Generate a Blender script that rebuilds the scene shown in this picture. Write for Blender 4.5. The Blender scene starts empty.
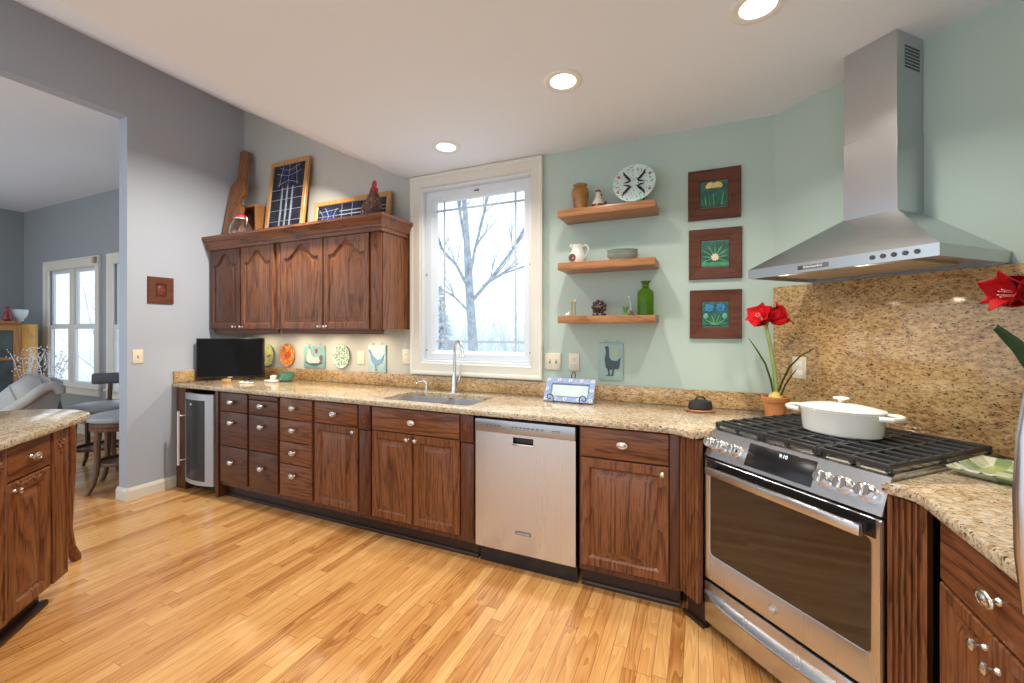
import bpy, bmesh, math, random
from math import sin, cos, pi, radians, sqrt
from mathutils import Vector, Matrix, Euler

random.seed(7)
SC = bpy.context.scene
COL = SC.collection

# ------------------------------------------------------------------ camera, sky, lamps, exposure
cam_data = bpy.data.cameras.new('camera')
cam = bpy.data.objects.new('camera', cam_data)
COL.objects.link(cam)
cam.location = (0, 0, 1.39)
cam.rotation_euler = (pi / 2, 0, 0.41644)
cam_data.sensor_width = 36.0
cam_data.lens = 36.0 * 421.5 / 1024.0
cam_data.shift_y = -12.3 / 1024.0
cam_data.clip_start = 0.05
SC.camera = cam

world = bpy.data.worlds.new('overcast_sky')
SC.world = world
world.use_nodes = True
wn = world.node_tree.nodes
wn['Background'].inputs[0].default_value = (0.82, 0.92, 1.0, 1)
wn['Background'].inputs[1].default_value = 1.5

vs = SC.view_settings
vs.view_transform = 'Standard'
vs.look = 'None'
vs.gamma = 1.0
vs.use_curve_mapping = False
vs.exposure = 0.20


def lamp(name, loc, energy, size, color, rot=(0, 0, 0), spread=128, shape='DISK', size_y=None):
    d = bpy.data.lights.new(name, 'AREA')
    d.energy = energy
    d.shape = shape
    d.size = size
    if size_y:
        d.size_y = size_y
    d.color = color
    d.spread = radians(spread)
    o = bpy.data.objects.new(name, d)
    COL.objects.link(o)
    o.location = loc
    o.rotation_euler = rot
    return o


WARM = (1.0, 0.93, 0.83)
CEIL = 2.62
CANS = [(0.207, 1.846), (-0.614, 2.013), (-1.558, 2.422)]
for cx_, cy_ in CANS:
    lamp('can_or_added_lamp', (cx_, cy_, CEIL - 0.012), 8.5, 0.11, WARM)
for cx_, cy_ in [(-1.6, 0.9), (-0.3, 0.5), (-1.0, -0.9), (0.4, -0.6)]:  # lamps added out of view to light the room, no fixtures modelled
    lamp('can_or_added_lamp', (cx_, cy_, CEIL - 0.012), 8.5, 0.11, WARM)
lamp('can_or_added_lamp', (-2.75, 2.2, 2.87), 26, 0.11, WARM, rot=(0, radians(26), 0))
UNDER = [-3.85, -3.35, -2.95, -2.5]
for ux in UNDER:
    lamp('undercabinet_lamp', (ux, 2.61, 1.362), 1.9, 0.07, (1.0, 0.82, 0.55), spread=170)


# ------------------------------------------------------------------ materials
MATS = {}


def _nt(name):
    m = bpy.data.materials.new(name)
    m.use_nodes = True
    nt = m.node_tree
    return m, nt, nt.nodes['Principled BSDF']


def lin(c):
    return tuple((v / 12.92 if v <= 0.04045 else ((v + 0.055) / 1.055) ** 2.4) for v in [x / 255 for x in c])


def pbr(name, col, rough=0.5, metal=0.0, spec=0.5, coat=0.0, bump=0.0, bscale=80.0, var=0.0, vscale=6.0, emit=None, alpha=None, trans=0.0):
    if name in MATS:
        return MATS[name]
    m, nt, b = _nt(name)
    L, N = nt.links, nt.nodes
    c = tuple(col) + (1,)
    b.inputs['Base Color'].default_value = c
    b.inputs['Roughness'].default_value = rough
    b.inputs['Metallic'].default_value = metal
    b.inputs['Specular IOR Level'].default_value = spec
    b.inputs['Coat Weight'].default_value = coat
    b.inputs['Transmission Weight'].default_value = trans
    tc = N.new('ShaderNodeTexCoord')
    if var:
        nz = N.new('ShaderNodeTexNoise')
        nz.inputs['Scale'].default_value = vscale
        nz.inputs['Detail'].default_value = 5
        L.new(tc.outputs['Object'], nz.inputs['Vector'])
        r = N.new('ShaderNodeValToRGB')
        r.color_ramp.elements[0].position = 0.3
        r.color_ramp.elements[1].position = 0.7
        r.color_ramp.elements[0].color = tuple(max(0, x * (1 - var)) for x in col) + (1,)
        r.color_ramp.elements[1].color = tuple(min(1, x * (1 + var)) for x in col) + (1,)
        L.new(nz.outputs['Fac'], r.inputs['Fac'])
        L.new(r.outputs['Color'], b.inputs['Base Color'])
    if bump:
        nz = N.new('ShaderNodeTexNoise')
        nz.inputs['Scale'].default_value = bscale
        nz.inputs['Detail'].default_value = 4
        L.new(tc.outputs['Object'], nz.inputs['Vector'])
        bp = N.new('ShaderNodeBump')
        bp.inputs['Strength'].default_value = bump
        bp.inputs['Distance'].default_value = 0.005
        L.new(nz.outputs['Fac'], bp.inputs['Height'])
        L.new(bp.outputs['Normal'], b.inputs['Normal'])
    if emit:
        b.inputs['Emission Color'].default_value = tuple(emit[:3]) + (1,)
        b.inputs['Emission Strength'].default_value = emit[3]
    MATS[name] = m
    return m


def ramp(N, stops):
    r = N.new('ShaderNodeValToRGB')
    el = r.color_ramp.elements
    while len(el) > 1:
        el.remove(el[-1])
    el[0].position = stops[0][0]
    el[0].color = tuple(stops[0][1]) + (1,)
    for p, c in stops[1:]:
        e = el.new(p)
        e.color = tuple(c) + (1,)
    return r


def wood(name, light, mid, dark, axis='Z', scale=1.0, rough=0.38, coat=0.15, rings=17.0):
    """stained oak: cathedral rings (contours of a stretched noise) with fine open pores along the grain axis"""
    if name in MATS:
        return MATS[name]
    m, nt, b = _nt(name)
    L, N = nt.links, nt.nodes
    tc = N.new('ShaderNodeTexCoord')
    oi = N.new('ShaderNodeObjectInfo')
    off = N.new('ShaderNodeVectorMath')
    off.operation = 'SCALE'
    off.inputs[0].default_value = (7.3, 3.1, 5.7)
    L.new(oi.outputs['Random'], off.inputs['Scale'])
    add = N.new('ShaderNodeVectorMath')
    L.new(tc.outputs['Object'], add.inputs[0])
    L.new(off.outputs['Vector'], add.inputs[1])

    def mapped(along, across):
        mp = N.new('ShaderNodeMapping')
        s = {'X': (along, across, across), 'Y': (across, along, across), 'Z': (across, across, along)}[axis]
        mp.inputs['Scale'].default_value = tuple(v * scale for v in s)
        L.new(add.outputs['Vector'], mp.inputs['Vector'])
        return mp
    m1 = mapped(0.42, 5.5)
    n1 = N.new('ShaderNodeTexNoise')
    n1.inputs['Scale'].default_value = 1.0
    n1.inputs['Detail'].default_value = 1.5
    n1.inputs['Roughness'].default_value = 0.4
    L.new(m1.outputs['Vector'], n1.inputs['Vector'])
    mul = N.new('ShaderNodeMath')
    mul.operation = 'MULTIPLY'
    mul.inputs[1].default_value = rings
    L.new(n1.outputs['Fac'], mul.inputs[0])
    fr = N.new('ShaderNodeMath')
    fr.operation = 'FRACT'
    L.new(mul.outputs[0], fr.inputs[0])
    m2 = mapped(9.0, 210.0)
    n2 = N.new('ShaderNodeTexNoise')
    n2.inputs['Scale'].default_value = 1.0
    n2.inputs['Detail'].default_value = 3
    L.new(m2.outputs['Vector'], n2.inputs['Vector'])
    mx = N.new('ShaderNodeMath')
    mx.operation = 'MULTIPLY_ADD'
    mx.inputs[1].default_value = 0.52
    L.new(fr.outputs[0], mx.inputs[0])
    sc = N.new('ShaderNodeMath')
    sc.operation = 'MULTIPLY_ADD'
    sc.inputs[1].default_value = 1.15
    sc.inputs[2].default_value = -0.30
    L.new(n2.outputs['Fac'], sc.inputs[0])
    L.new(sc.outputs[0], mx.inputs[2])
    r = ramp(N, [(0.12, dark), (0.36, mid), (0.62, light), (0.86, mid)])
    L.new(mx.outputs[0], r.inputs['Fac'])
    L.new(r.outputs['Color'], b.inputs['Base Color'])
    b.inputs['Roughness'].default_value = rough
    b.inputs['Coat Weight'].default_value = coat
    b.inputs['Coat Roughness'].default_value = 0.2
    b.inputs['Specular IOR Level'].default_value = 0.32
    bp = N.new('ShaderNodeBump')
    bp.inputs['Strength'].default_value = 0.15
    bp.inputs['Distance'].default_value = 0.002
    L.new(mx.outputs[0], bp.inputs['Height'])
    L.new(bp.outputs['Normal'], b.inputs['Normal'])
    MATS[name] = m
    return m


def plank_floor(name):
    m, nt, b = _nt(name)
    L, N = nt.links, nt.nodes
    tc = N.new('ShaderNodeTexCoord')
    sep = N.new('ShaderNodeSeparateXYZ')
    L.new(tc.outputs['Object'], sep.inputs[0])

    def math_(op, a, bb=None, c=None):
        n = N.new('ShaderNodeMath')
        n.operation = op
        for i, v in enumerate((a, bb, c)):
            if v is None:
                continue
            if isinstance(v, (int, float)):
                n.inputs[i].default_value = v
            else:
                L.new(v, n.inputs[i])
        return n.outputs[0]
    W = 0.057
    rx = math_('DIVIDE', sep.outputs['X'], W)
    row = math_('FLOOR', rx)
    fx = math_('FRACT', rx)
    wn1 = N.new('ShaderNodeTexWhiteNoise')
    wn1.noise_dimensions = '1D'
    L.new(row, wn1.inputs['W'])
    yy = math_('MULTIPLY_ADD', wn1.outputs['Value'], 3.7, sep.outputs['Y'])
    ry = math_('DIVIDE', yy, 0.95)
    pid = math_('FLOOR', ry)
    fy = math_('FRACT', ry)
    cmb = N.new('ShaderNodeCombineXYZ')
    L.new(row, cmb.inputs[0])
    L.new(pid, cmb.inputs[1])
    wn2 = N.new('ShaderNodeTexWhiteNoise')
    wn2.noise_dimensions = '2D'
    L.new(cmb.outputs[0], wn2.inputs['Vector'])
    # grain
    sh = N.new('ShaderNodeVectorMath')
    sh.operation = 'MULTIPLY_ADD'
    L.new(wn2.outputs['Color'], sh.inputs[0])
    sh.inputs[1].default_value = (9, 9, 9)
    L.new(tc.outputs['Object'], sh.inputs[2])
    mp = N.new('ShaderNodeMapping')
    mp.inputs['Scale'].default_value = (9, 0.8, 1)
    L.new(sh.outputs[0], mp.inputs[0])
    n1 = N.new('ShaderNodeTexNoise')
    n1.inputs['Scale'].default_value = 1
    n1.inputs['Detail'].default_value = 2
    L.new(mp.outputs[0], n1.inputs['Vector'])
    g = math_('FRACT', math_('MULTIPLY', n1.outputs['Fac'], 16))
    mp2 = N.new('ShaderNodeMapping')
    mp2.inputs['Scale'].default_value = (190, 8, 1)
    L.new(sh.outputs[0], mp2.inputs[0])
    n2 = N.new('ShaderNodeTexNoise')
    n2.inputs['Scale'].default_value = 1
    n2.inputs['Detail'].default_value = 2
    L.new(mp2.outputs[0], n2.inputs['Vector'])
    f = math_('ADD', math_('MULTIPLY', g, 0.30), math_('MULTIPLY', n2.outputs['Fac'], 0.42))
    f = math_('ADD', f, math_('MULTIPLY_ADD', wn2.outputs['Value'], 0.52, -0.10))
    r = ramp(N, [(0.15, FLOOR_C[0]), (0.45, FLOOR_C[1]), (0.75, FLOOR_C[2]), (1.0, FLOOR_C[3])])
    L.new(f, r.inputs['Fac'])
    # seams
    ex = math_('MINIMUM', fx, math_('SUBTRACT', 1, fx))
    ey = math_('MULTIPLY', math_('MINIMUM', fy, math_('SUBTRACT', 1, fy)), 16.0)
    e = math_('MINIMUM', ex, ey)
    seam = math_('LESS_THAN', e, 0.022)
    seam = math_('MULTIPLY', seam, 0.62)
    mix = N.new('ShaderNodeMix')
    mix.data_type = 'RGBA'
    L.new(seam, mix.inputs['Factor'])
    L.new(r.outputs['Color'], mix.inputs['A'])
    mix.inputs['B'].default_value = (0.13, 0.045, 0.012, 1)
    L.new(mix.outputs['Result'], b.inputs['Base Color'])
    b.inputs['Roughness'].default_value = 0.27
    b.inputs['Coat Weight'].default_value = 0.25
    b.inputs['Coat Roughness'].default_value = 0.16
    bp = N.new('ShaderNodeBump')
    bp.inputs['Strength'].default_value = 0.12
    bp.inputs['Distance'].default_value = 0.002
    L.new(f, bp.inputs['Height'])
    L.new(bp.outputs['Normal'], b.inputs['Normal'])
    return m


def granite(name, stops, fleck=(0.03, 0.018, 0.012), fl=0.55, scale=(1, 1, 1), rough=0.12, grey=None, fsize=55.0):
    if name in MATS:
        return MATS[name]
    m, nt, b = _nt(name)
    L, N = nt.links, nt.nodes
    tc = N.new('ShaderNodeTexCoord')
    mp = N.new('ShaderNodeMapping')
    mp.inputs['Scale'].default_value = scale
    L.new(tc.outputs['Object'], mp.inputs[0])
    n1 = N.new('ShaderNodeTexNoise')
    n1.inputs['Scale'].default_value = 62
    n1.inputs['Detail'].default_value = 6
    n1.inputs['Roughness'].default_value = 0.72
    n1.inputs['Distortion'].default_value = 0.4
    L.new(mp.outputs[0], n1.inputs['Vector'])
    n0 = N.new('ShaderNodeTexNoise')
    n0.inputs['Scale'].default_value = 5
    n0.inputs['Detail'].default_value = 3
    L.new(mp.outputs[0], n0.inputs['Vector'])
    a = N.new('ShaderNodeMath')
    a.operation = 'MULTIPLY_ADD'
    a.inputs[1].default_value = 0.45
    L.new(n0.outputs['Fac'], a.inputs[0])
    a2 = N.new('ShaderNodeMath')
    a2.operation = 'MULTIPLY_ADD'
    a2.inputs[1].default_value = 1.5
    a2.inputs[2].default_value = -0.53
    L.new(n1.outputs['Fac'], a2.inputs[0])
    L.new(a2.outputs[0], a.inputs[2])
    r = ramp(N, stops)
    L.new(a.outputs[0], r.inputs['Fac'])
    v = N.new('ShaderNodeTexVoronoi')
    v.inputs['Scale'].default_value = fsize
    v.inputs['Randomness'].default_value = 1.0
    dst = N.new('ShaderNodeTexNoise')
    dst.inputs['Scale'].default_value = 60
    dst.inputs['Detail'].default_value = 3
    L.new(mp.outputs[0], dst.inputs['Vector'])
    vm = N.new('ShaderNodeVectorMath')
    vm.operation = 'MULTIPLY_ADD'
    L.new(dst.outputs['Color'], vm.inputs[0])
    vm.inputs[1].default_value = (0.03, 0.03, 0.03)
    L.new(mp.outputs[0], vm.inputs[2])
    L.new(vm.outputs[0], v.inputs['Vector'])
    sp = N.new('ShaderNodeSeparateColor')
    L.new(v.outputs['Color'], sp.inputs[0])
    # flecks: only some cells, small cores
    lt = N.new('ShaderNodeMath')
    lt.operation = 'LESS_THAN'
    lt.inputs[1].default_value = fl
    L.new(sp.outputs[0], lt.inputs[0])
    core = N.new('ShaderNodeMapRange')
    core.inputs['From Min'].default_value = 0.42
    core.inputs['From Max'].default_value = 0.30
    L.new(v.outputs['Distance'], core.inputs['Value'])
    mu = N.new('ShaderNodeMath')
    mu.operation = 'MULTIPLY'
    L.new(lt.outputs[0], mu.inputs[0])
    L.new(core.outputs[0], mu.inputs[1])
    mu2 = N.new('ShaderNodeMath')
    mu2.operation = 'MULTIPLY'
    mu2.inputs[1].default_value = 0.94
    L.new(mu.outputs[0], mu2.inputs[0])
    mix = N.new('ShaderNodeMix')
    mix.data_type = 'RGBA'
    L.new(mu2.outputs[0], mix.inputs['Factor'])
    L.new(r.outputs['Color'], mix.inputs['A'])
    mix.inputs['B'].default_value = tuple(fleck) + (1,)
    L.new(mix.outputs['Result'], b.inputs['Base Color'])
    b.inputs['Roughness'].default_value = rough
    b.inputs['Specular IOR Level'].default_value = 0.55
    MATS[name] = m
    return m


def brushed(name, col=(0.57, 0.58, 0.60), rough=0.27, axis='X', aniso=0.4):
    if name in MATS:
        return MATS[name]
    m, nt, b = _nt(name)
    L, N = nt.links, nt.nodes
    b.inputs['Base Color'].default_value = tuple(col) + (1,)
    b.inputs['Metallic'].default_value = 1.0
    b.inputs['Anisotropic'].default_value = aniso
    b.inputs['Anisotropic Rotation'].default_value = 0.25 if axis == 'X' else 0.0
    tc = N.new('ShaderNodeTexCoord')
    mp = N.new('ShaderNodeMapping')
    mp.inputs['Scale'].default_value = (9, 9, 0.25)
    L.new(tc.outputs['Object'], mp.inputs[0])
    n = N.new('ShaderNodeTexNoise')
    n.inputs['Scale'].default_value = 1
    n.inputs['Detail'].default_value = 2
    L.new(mp.outputs[0], n.inputs['Vector'])
    mr = N.new('ShaderNodeMapRange')
    mr.inputs['To Min'].default_value = rough - 0.015
    mr.inputs['To Max'].default_value = rough + 0.02
    L.new(n.outputs['Fac'], mr.inputs['Value'])
    L.new(mr.outputs[0], b.inputs['Roughness'])
    MATS[name] = m
    return m


def clear_glass(name, tint=(1, 1, 1), refl=1.0):
    """thin pane: passes light straight through and mirrors by angle"""
    if name in MATS:
        return MATS[name]
    m = bpy.data.materials.new(name)
    m.use_nodes = True
    nt = m.node_tree
    N, L = nt.nodes, nt.links
    N.remove(N['Principled BSDF'])
    t = N.new('ShaderNodeBsdfTransparent')
    t.inputs[0].default_value = tuple(tint) + (1,)
    g = N.new('ShaderNodeBsdfGlossy')
    g.inputs['Roughness'].default_value = 0.02
    f = N.new('ShaderNodeLayerWeight')
    f.inputs[0].default_value = 0.5
    pw = N.new('ShaderNodeMath')
    pw.operation = 'POWER'
    pw.inputs[1].default_value = 5.0
    L.new(f.outputs['Facing'], pw.inputs[0])
    mul = N.new('ShaderNodeMath')
    mul.operation = 'MULTIPLY_ADD'
    mul.inputs[1].default_value = 0.8 * refl
    mul.inputs[2].default_value = 0.03 * refl
    L.new(pw.outputs[0], mul.inputs[0])
    mx = N.new('ShaderNodeMixShader')
    L.new(mul.outputs[0], mx.inputs[0])
    L.new(t.outputs[0], mx.inputs[1])
    L.new(g.outputs[0], mx.inputs[2])
    L.new(mx.outputs[0], N['Material Output'].inputs[0])
    MATS[name] = m
    return m


def pattern(name, base, dots, scale, cut=0.3, rough=0.3, rnd=1.0):
    """glaze with scattered coloured dabs"""
    if name in MATS:
        return MATS[name]
    m, nt, b = _nt(name)
    L, N = nt.links, nt.nodes
    tc = N.new('ShaderNodeTexCoord')
    v = N.new('ShaderNodeTexVoronoi')
    v.inputs['Scale'].default_value = scale
    v.inputs['Randomness'].default_value = rnd
    L.new(tc.outputs['Object'], v.inputs['Vector'])
    sp = N.new('ShaderNodeSeparateColor')
    L.new(v.outputs['Color'], sp.inputs[0])
    r = ramp(N, [(i / len(dots), c) for i, c in enumerate(dots)])
    r.color_ramp.interpolation = 'CONSTANT'
    L.new(sp.outputs[1], r.inputs['Fac'])
    lt = N.new('ShaderNodeMath')
    lt.operation = 'LESS_THAN'
    lt.inputs[1].default_value = cut
    L.new(v.outputs['Distance'], lt.inputs[0])
    mix = N.new('ShaderNodeMix')
    mix.data_type = 'RGBA'
    L.new(lt.outputs[0], mix.inputs['Factor'])
    mix.inputs['A'].default_value = tuple(base) + (1,)
    L.new(r.outputs['Color'], mix.inputs['B'])
    L.new(mix.outputs['Result'], b.inputs['Base Color'])
    b.inputs['Roughness'].default_value = rough
    MATS[name] = m
    return m


FLOOR_C = [(0.33, 0.128, 0.031), (0.54, 0.258, 0.080), (0.645, 0.352, 0.125), (0.735, 0.455, 0.19)]
M = {}
M['floor'] = plank_floor('oak_strip_floor')
M['sage'] = pbr('sage_green_paint', lin((180, 198, 188)), 0.6, bump=0.04, bscale=220)
M['greige'] = pbr('grey_beige_wall', lin((184, 183, 175)), 0.6, bump=0.04, bscale=220)  # separate grey beige colour for the back wall left of the window
M['greyblue'] = pbr('grey_blue_paint', lin((171, 179, 191)), 0.55, bump=0.04, bscale=220)
M['slate'] = pbr('slate_blue_paint', lin((148, 154, 157)), 0.6, bump=0.04, bscale=220)
M['ceil'] = pbr('white_ceiling_paint', (0.80, 0.86, 0.95), 0.8, bump=0.05, bscale=160)
M['trim'] = pbr('cream_trim_paint', (0.70, 0.675, 0.59), 0.35, bump=0.02, bscale=60)
M['vinyl'] = pbr('white_vinyl', (0.68, 0.73, 0.78), 0.4, bump=0.01)
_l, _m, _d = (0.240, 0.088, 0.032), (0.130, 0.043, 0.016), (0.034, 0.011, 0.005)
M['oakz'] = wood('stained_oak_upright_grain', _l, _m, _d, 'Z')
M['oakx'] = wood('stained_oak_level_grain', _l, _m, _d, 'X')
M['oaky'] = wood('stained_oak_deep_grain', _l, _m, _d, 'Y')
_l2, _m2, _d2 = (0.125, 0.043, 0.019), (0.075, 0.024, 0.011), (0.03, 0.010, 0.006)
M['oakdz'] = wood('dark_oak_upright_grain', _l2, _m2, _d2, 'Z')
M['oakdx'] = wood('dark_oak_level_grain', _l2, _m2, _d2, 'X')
M['toe'] = pbr('dark_toe_board', (0.03, 0.012, 0.007), 0.5, var=0.2)  # even dark brown for toe boards and plinth
M['shelf'] = wood('cherry_shelf_grain', (0.40, 0.185, 0.07), (0.31, 0.13, 0.045), (0.18, 0.065, 0.022), 'X', rings=14)
M['frameoak'] = wood('honey_oak_grain', (0.55, 0.30, 0.10), (0.46, 0.23, 0.07), (0.28, 0.12, 0.03), 'Z', rings=14)
M['mahog'] = wood('red_brown_frame_grain', (0.13, 0.042, 0.02), (0.10, 0.03, 0.014), (0.055, 0.016, 0.008), 'X', rings=12, rough=0.6, coat=0.0)
M['granite'] = granite('cream_gold_granite', [(0.12, (0.16, 0.09, 0.045)), (0.30, (0.36, 0.24, 0.12)), (0.46, (0.50, 0.415, 0.29)), (0.62, (0.60, 0.53, 0.42)), (0.85, (0.68, 0.64, 0.56))], fl=0.36, scale=(0.8, 1.2, 1.2), fsize=105)
M['slab'] = granite('tan_granite_slab', [(0.12, (0.13, 0.07, 0.035)), (0.32, (0.33, 0.19, 0.08)), (0.5, (0.51, 0.34, 0.16)), (0.68, (0.60, 0.43, 0.23)), (0.9, (0.66, 0.53, 0.36))], fl=0.38, scale=(0.7, 1, 1.5), rough=0.1, fsize=105)
M['steel'] = brushed('brushed_steel', rough=0.27, axis='X')
M['steelz'] = brushed('brushed_steel_upright', axis='Z', rough=0.25)
M['chrome'] = pbr('polished_nickel', (0.72, 0.70, 0.67), 0.16, 1.0, bump=0.02, bscale=20)
M['pewter'] = pbr('pewter', (0.66, 0.64, 0.60), 0.24, 1.0, bump=0.35, bscale=160)
M['black'] = pbr('black_enamel', (0.012, 0.012, 0.013), 0.25, bump=0.02)
M['blackm'] = pbr('matt_black_iron', (0.018, 0.018, 0.019), 0.5, bump=0.1, bscale=150)
M['ironhi'] = pbr('cast_iron_grate', (0.025, 0.026, 0.028), 0.32, bump=0.1, bscale=150)
M['screen'] = pbr('black_screen', (0.006, 0.006, 0.007), 0.22, spec=0.5, var=0.1)
M['tvscreen'] = pbr('matt_black_screen', (0.006, 0.006, 0.007), 0.5, spec=0.12, var=0.1)
M['ovenglass'] = pbr('dark_oven_glass', (0.022, 0.015, 0.010), 0.05, spec=0.8, var=0.1)
M['darkgap'] = pbr('dark_recess', (0.01, 0.008, 0.007), 0.7, var=0.1)
M['plate'] = pbr('ivory_switch_plate', (0.74, 0.68, 0.52), 0.35, bump=0.02)
M['platedark'] = pbr('brown_slot', (0.12, 0.08, 0.05), 0.5, var=0.1)
M['glass'] = clear_glass('window_glass')
M['canlens'] = pbr('glowing_lamp_lens', (0.9, 0.9, 0.85), 0.4, emit=(1.0, 0.93, 0.80, 2.4), var=0.02)
M['white'] = pbr('white_gloss', (0.82, 0.82, 0.80), 0.25, var=0.03)


# ------------------------------------------------------------------ mesh builder
class MB:
    def __init__(self):
        self.bm = bmesh.new()

    def _mi(self, faces, mi):
        for f in faces:
            f.material_index = mi

    def box(self, x0, x1, y0, y1, z0, z1, mi=0, bev=0.0, seg=2, mat=None):
        bm = self.bm
        vs_ = [bm.verts.new((x, y, z)) for z in (z0, z1) for y in (y0, y1) for x in (x0, x1)]
        idx = [(0, 2, 3, 1), (4, 5, 7, 6), (0, 1, 5, 4), (1, 3, 7, 5), (3, 2, 6, 7), (2, 0, 4, 6)]
        fs = [bm.faces.new([vs_[i] for i in q]) for q in idx]
        if mat is not None:
            for v in vs_:
                v.co = mat @ v.co
        self._mi(fs, mi)
        if bev > 0:
            es = list({e for f in fs for e in f.edges})
            r = bmesh.ops.bevel(bm, geom=es, offset=bev, segments=seg, profile=0.5, affect='EDGES')
            self._mi(r['faces'], mi)
        return self

    def loft(self, rings, mi=0, close=True, cap0=True, cap1=True):
        bm = self.bm
        R = [[bm.verts.new(p) for p in ring] for ring in rings]
        n = len(R[0])
        fs = []
        for a, b in zip(R[:-1], R[1:]):
            for i in range(n if close else n - 1):
                j = (i + 1) % n
                try:
                    fs.append(bm.faces.new((a[i], a[j], b[j], b[i])))
                except ValueError:
                    pass
        if cap0:
            fs.append(bm.faces.new(list(reversed(R[0]))))
        if cap1:
            fs.append(bm.faces.new(R[-1]))
        self._mi(fs, mi)
        return self

    def lathe(self, prof, c=(0, 0, 0), seg=24, mi=0, sx=1.0, sy=1.0, mat=None):
        rings = []
        for r, z in prof:
            ring = []
            for i in range(seg):
                a = 2 * pi * i / seg
                p = Vector((max(r, 1e-4) * cos(a) * sx, max(r, 1e-4) * sin(a) * sy, z))
                if mat is not None:
                    p = mat @ p
                ring.append(p + Vector(c))
            rings.append(ring)
        return self.loft(rings, mi)

    def prism(self, poly, a, b, plane='XY', mi=0):
        """polygon in a plane swept from a to b along the remaining axis"""
        def pt(u, v, w):
            return {'XY': (u, v, w), 'XZ': (u, w, v), 'YZ': (w, u, v)}[plane]
        return self.loft([[pt(u, v, a) for u, v in poly], [pt(u, v, b) for u, v in poly]], mi)

    def tube(self, pts, r, seg=8, mi=0, flat=1.0, up=None):
        pts = [Vector(p) for p in pts]
        n = len(pts)
        rr = r if isinstance(r, (list, tuple)) else [r] * n
        rings = []
        prev = None
        for i, p in enumerate(pts):
            t = (pts[min(i + 1, n - 1)] - pts[max(i - 1, 0)]).normalized()
            if prev is None:
                ref = Vector(up) if up else (Vector((0, 0, 1)) if abs(t.z) < 0.9 else Vector((1, 0, 0)))
                nrm = (ref - t * ref.dot(t)).normalized()
            else:
                nrm = (prev - t * prev.dot(t)).normalized()
            prev = nrm
            bn = t.cross(nrm)
            rings.append([p + (nrm * cos(2 * pi * k / seg) + bn * sin(2 * pi * k / seg) * flat) * rr[i] for k in range(seg)])
        return self.loft(rings, mi)

    def ball(self, c, s, seg=16, rings=10, mi=0, mat=None):
        if isinstance(s, (int, float)):
            s = (s, s, s)
        prof = [(sin(pi * i / rings), -cos(pi * i / rings)) for i in range(rings + 1)]
        rr = []
        for r, z in prof:
            ring = []
            for k in range(seg):
                a = 2 * pi * k / seg
                p = Vector((max(r, 1e-3) * cos(a) * s[0], max(r, 1e-3) * sin(a) * s[1], z * s[2]))
                if mat is not None:
                    p = mat @ p
                ring.append(p + Vector(c))
            rr.append(ring)
        return self.loft(rr, mi)

    def frame(self, x0, x1, z0, z1, w, y0, y1, mi=0, bev=0.0):
        """rectangular picture-type frame facing -y"""
        def rect(i, y):
            return [(x0 + i, y, z0 + i), (x1 - i, y, z0 + i), (x1 - i, y, z1 - i), (x0 + i, y, z1 - i)]
        rings = [rect(0, y1), rect(0, y0 + bev), rect(bev, y0), rect(w - bev, y0), rect(w, y0 + bev), rect(w, y1)]
        return self.loft(rings + [rings[0]], mi, cap0=False, cap1=False)

    def xform(self, mat):
        for v in self.bm.verts:
            v.co = mat @ v.co
        return self

    def mesh(self, name, mats, smooth=True, angle=35):
        bm = self.bm
        bmesh.ops.remove_doubles(bm, verts=bm.verts, dist=1e-6)
        bmesh.ops.recalc_face_normals(bm, faces=bm.faces)
        me = bpy.data.meshes.new(name)
        bm.to_mesh(me)
        bm.free()
        for m in (mats if isinstance(mats, (list, tuple)) else [mats]):
            me.materials.append(m)
        if smooth:
            for p in me.polygons:
                p.use_smooth = True
            me.set_sharp_from_angle(angle=radians(angle))
        return me

    def build(self, name, mats, parent=None, smooth=True, angle=35):
        o = bpy.data.objects.new(name, self.mesh(name, mats, smooth, angle))
        COL.objects.link(o)
        if parent is not None:
            o.parent = parent
        return o


def tag(o, label, cat, group=None, kind=None):
    o['label'] = label
    o['category'] = cat
    if group:
        o['group'] = group
    if kind:
        o['kind'] = kind
    return o


def thing(name, label, cat, loc=(0, 0, 0), rz=0.0, group=None):
    o = bpy.data.objects.new(name, None)
    o.empty_display_size = 0.1
    COL.objects.link(o)
    o.location = loc
    o.rotation_euler = (0, 0, rz)
    return tag(o, label, cat, group)


def struct(mb, name, mats, label, cat, smooth=False):
    o = mb.build(name, mats, None, smooth)
    return tag(o, label, cat, kind='structure')


def inst(me, name, parent, loc=(0, 0, 0), rot=(0, 0, 0), scale=(1, 1, 1)):
    o = bpy.data.objects.new(name, me)
    COL.objects.link(o)
    o.parent = parent
    o.location = loc
    o.rotation_euler = rot
    o.scale = scale
    return o


def text(name, body, size, mat, parent, loc, rot, depth=0.0006):
    cu = bpy.data.curves.new(name, 'FONT')
    cu.body = body
    cu.size = size
    cu.align_x = 'CENTER'
    cu.align_y = 'CENTER'
    cu.extrude = depth
    t = bpy.data.objects.new(name + '_tmp', cu)
    COL.objects.link(t)
    dg = bpy.context.evaluated_depsgraph_get()
    me = bpy.data.meshes.new_from_object(t.evaluated_get(dg))
    bpy.data.objects.remove(t)
    me.materials.clear()
    me.materials.append(mat)
    o = bpy.data.objects.new(name, me)
    COL.objects.link(o)
    o.parent = parent
    o.location = loc
    o.rotation_euler = rot
    return o


# ================================================================== ROOM SHELL
LX = -4.23          # left wall face
BY = 2.82           # back wall face
CREASE = -2.2       # where the flat ceiling turns into the vault
SLOPE = (3.61 - CEIL) / (CREASE - LX)
GC = 3.14           # sitting room ceiling
S2 = sqrt(2.0)


def D(t, k):        # point on a diagonal: t along (1,-1)/sqrt2, x+y=k
    return ((k + S2 * t) / 2, (k - S2 * t) / 2)


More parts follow.
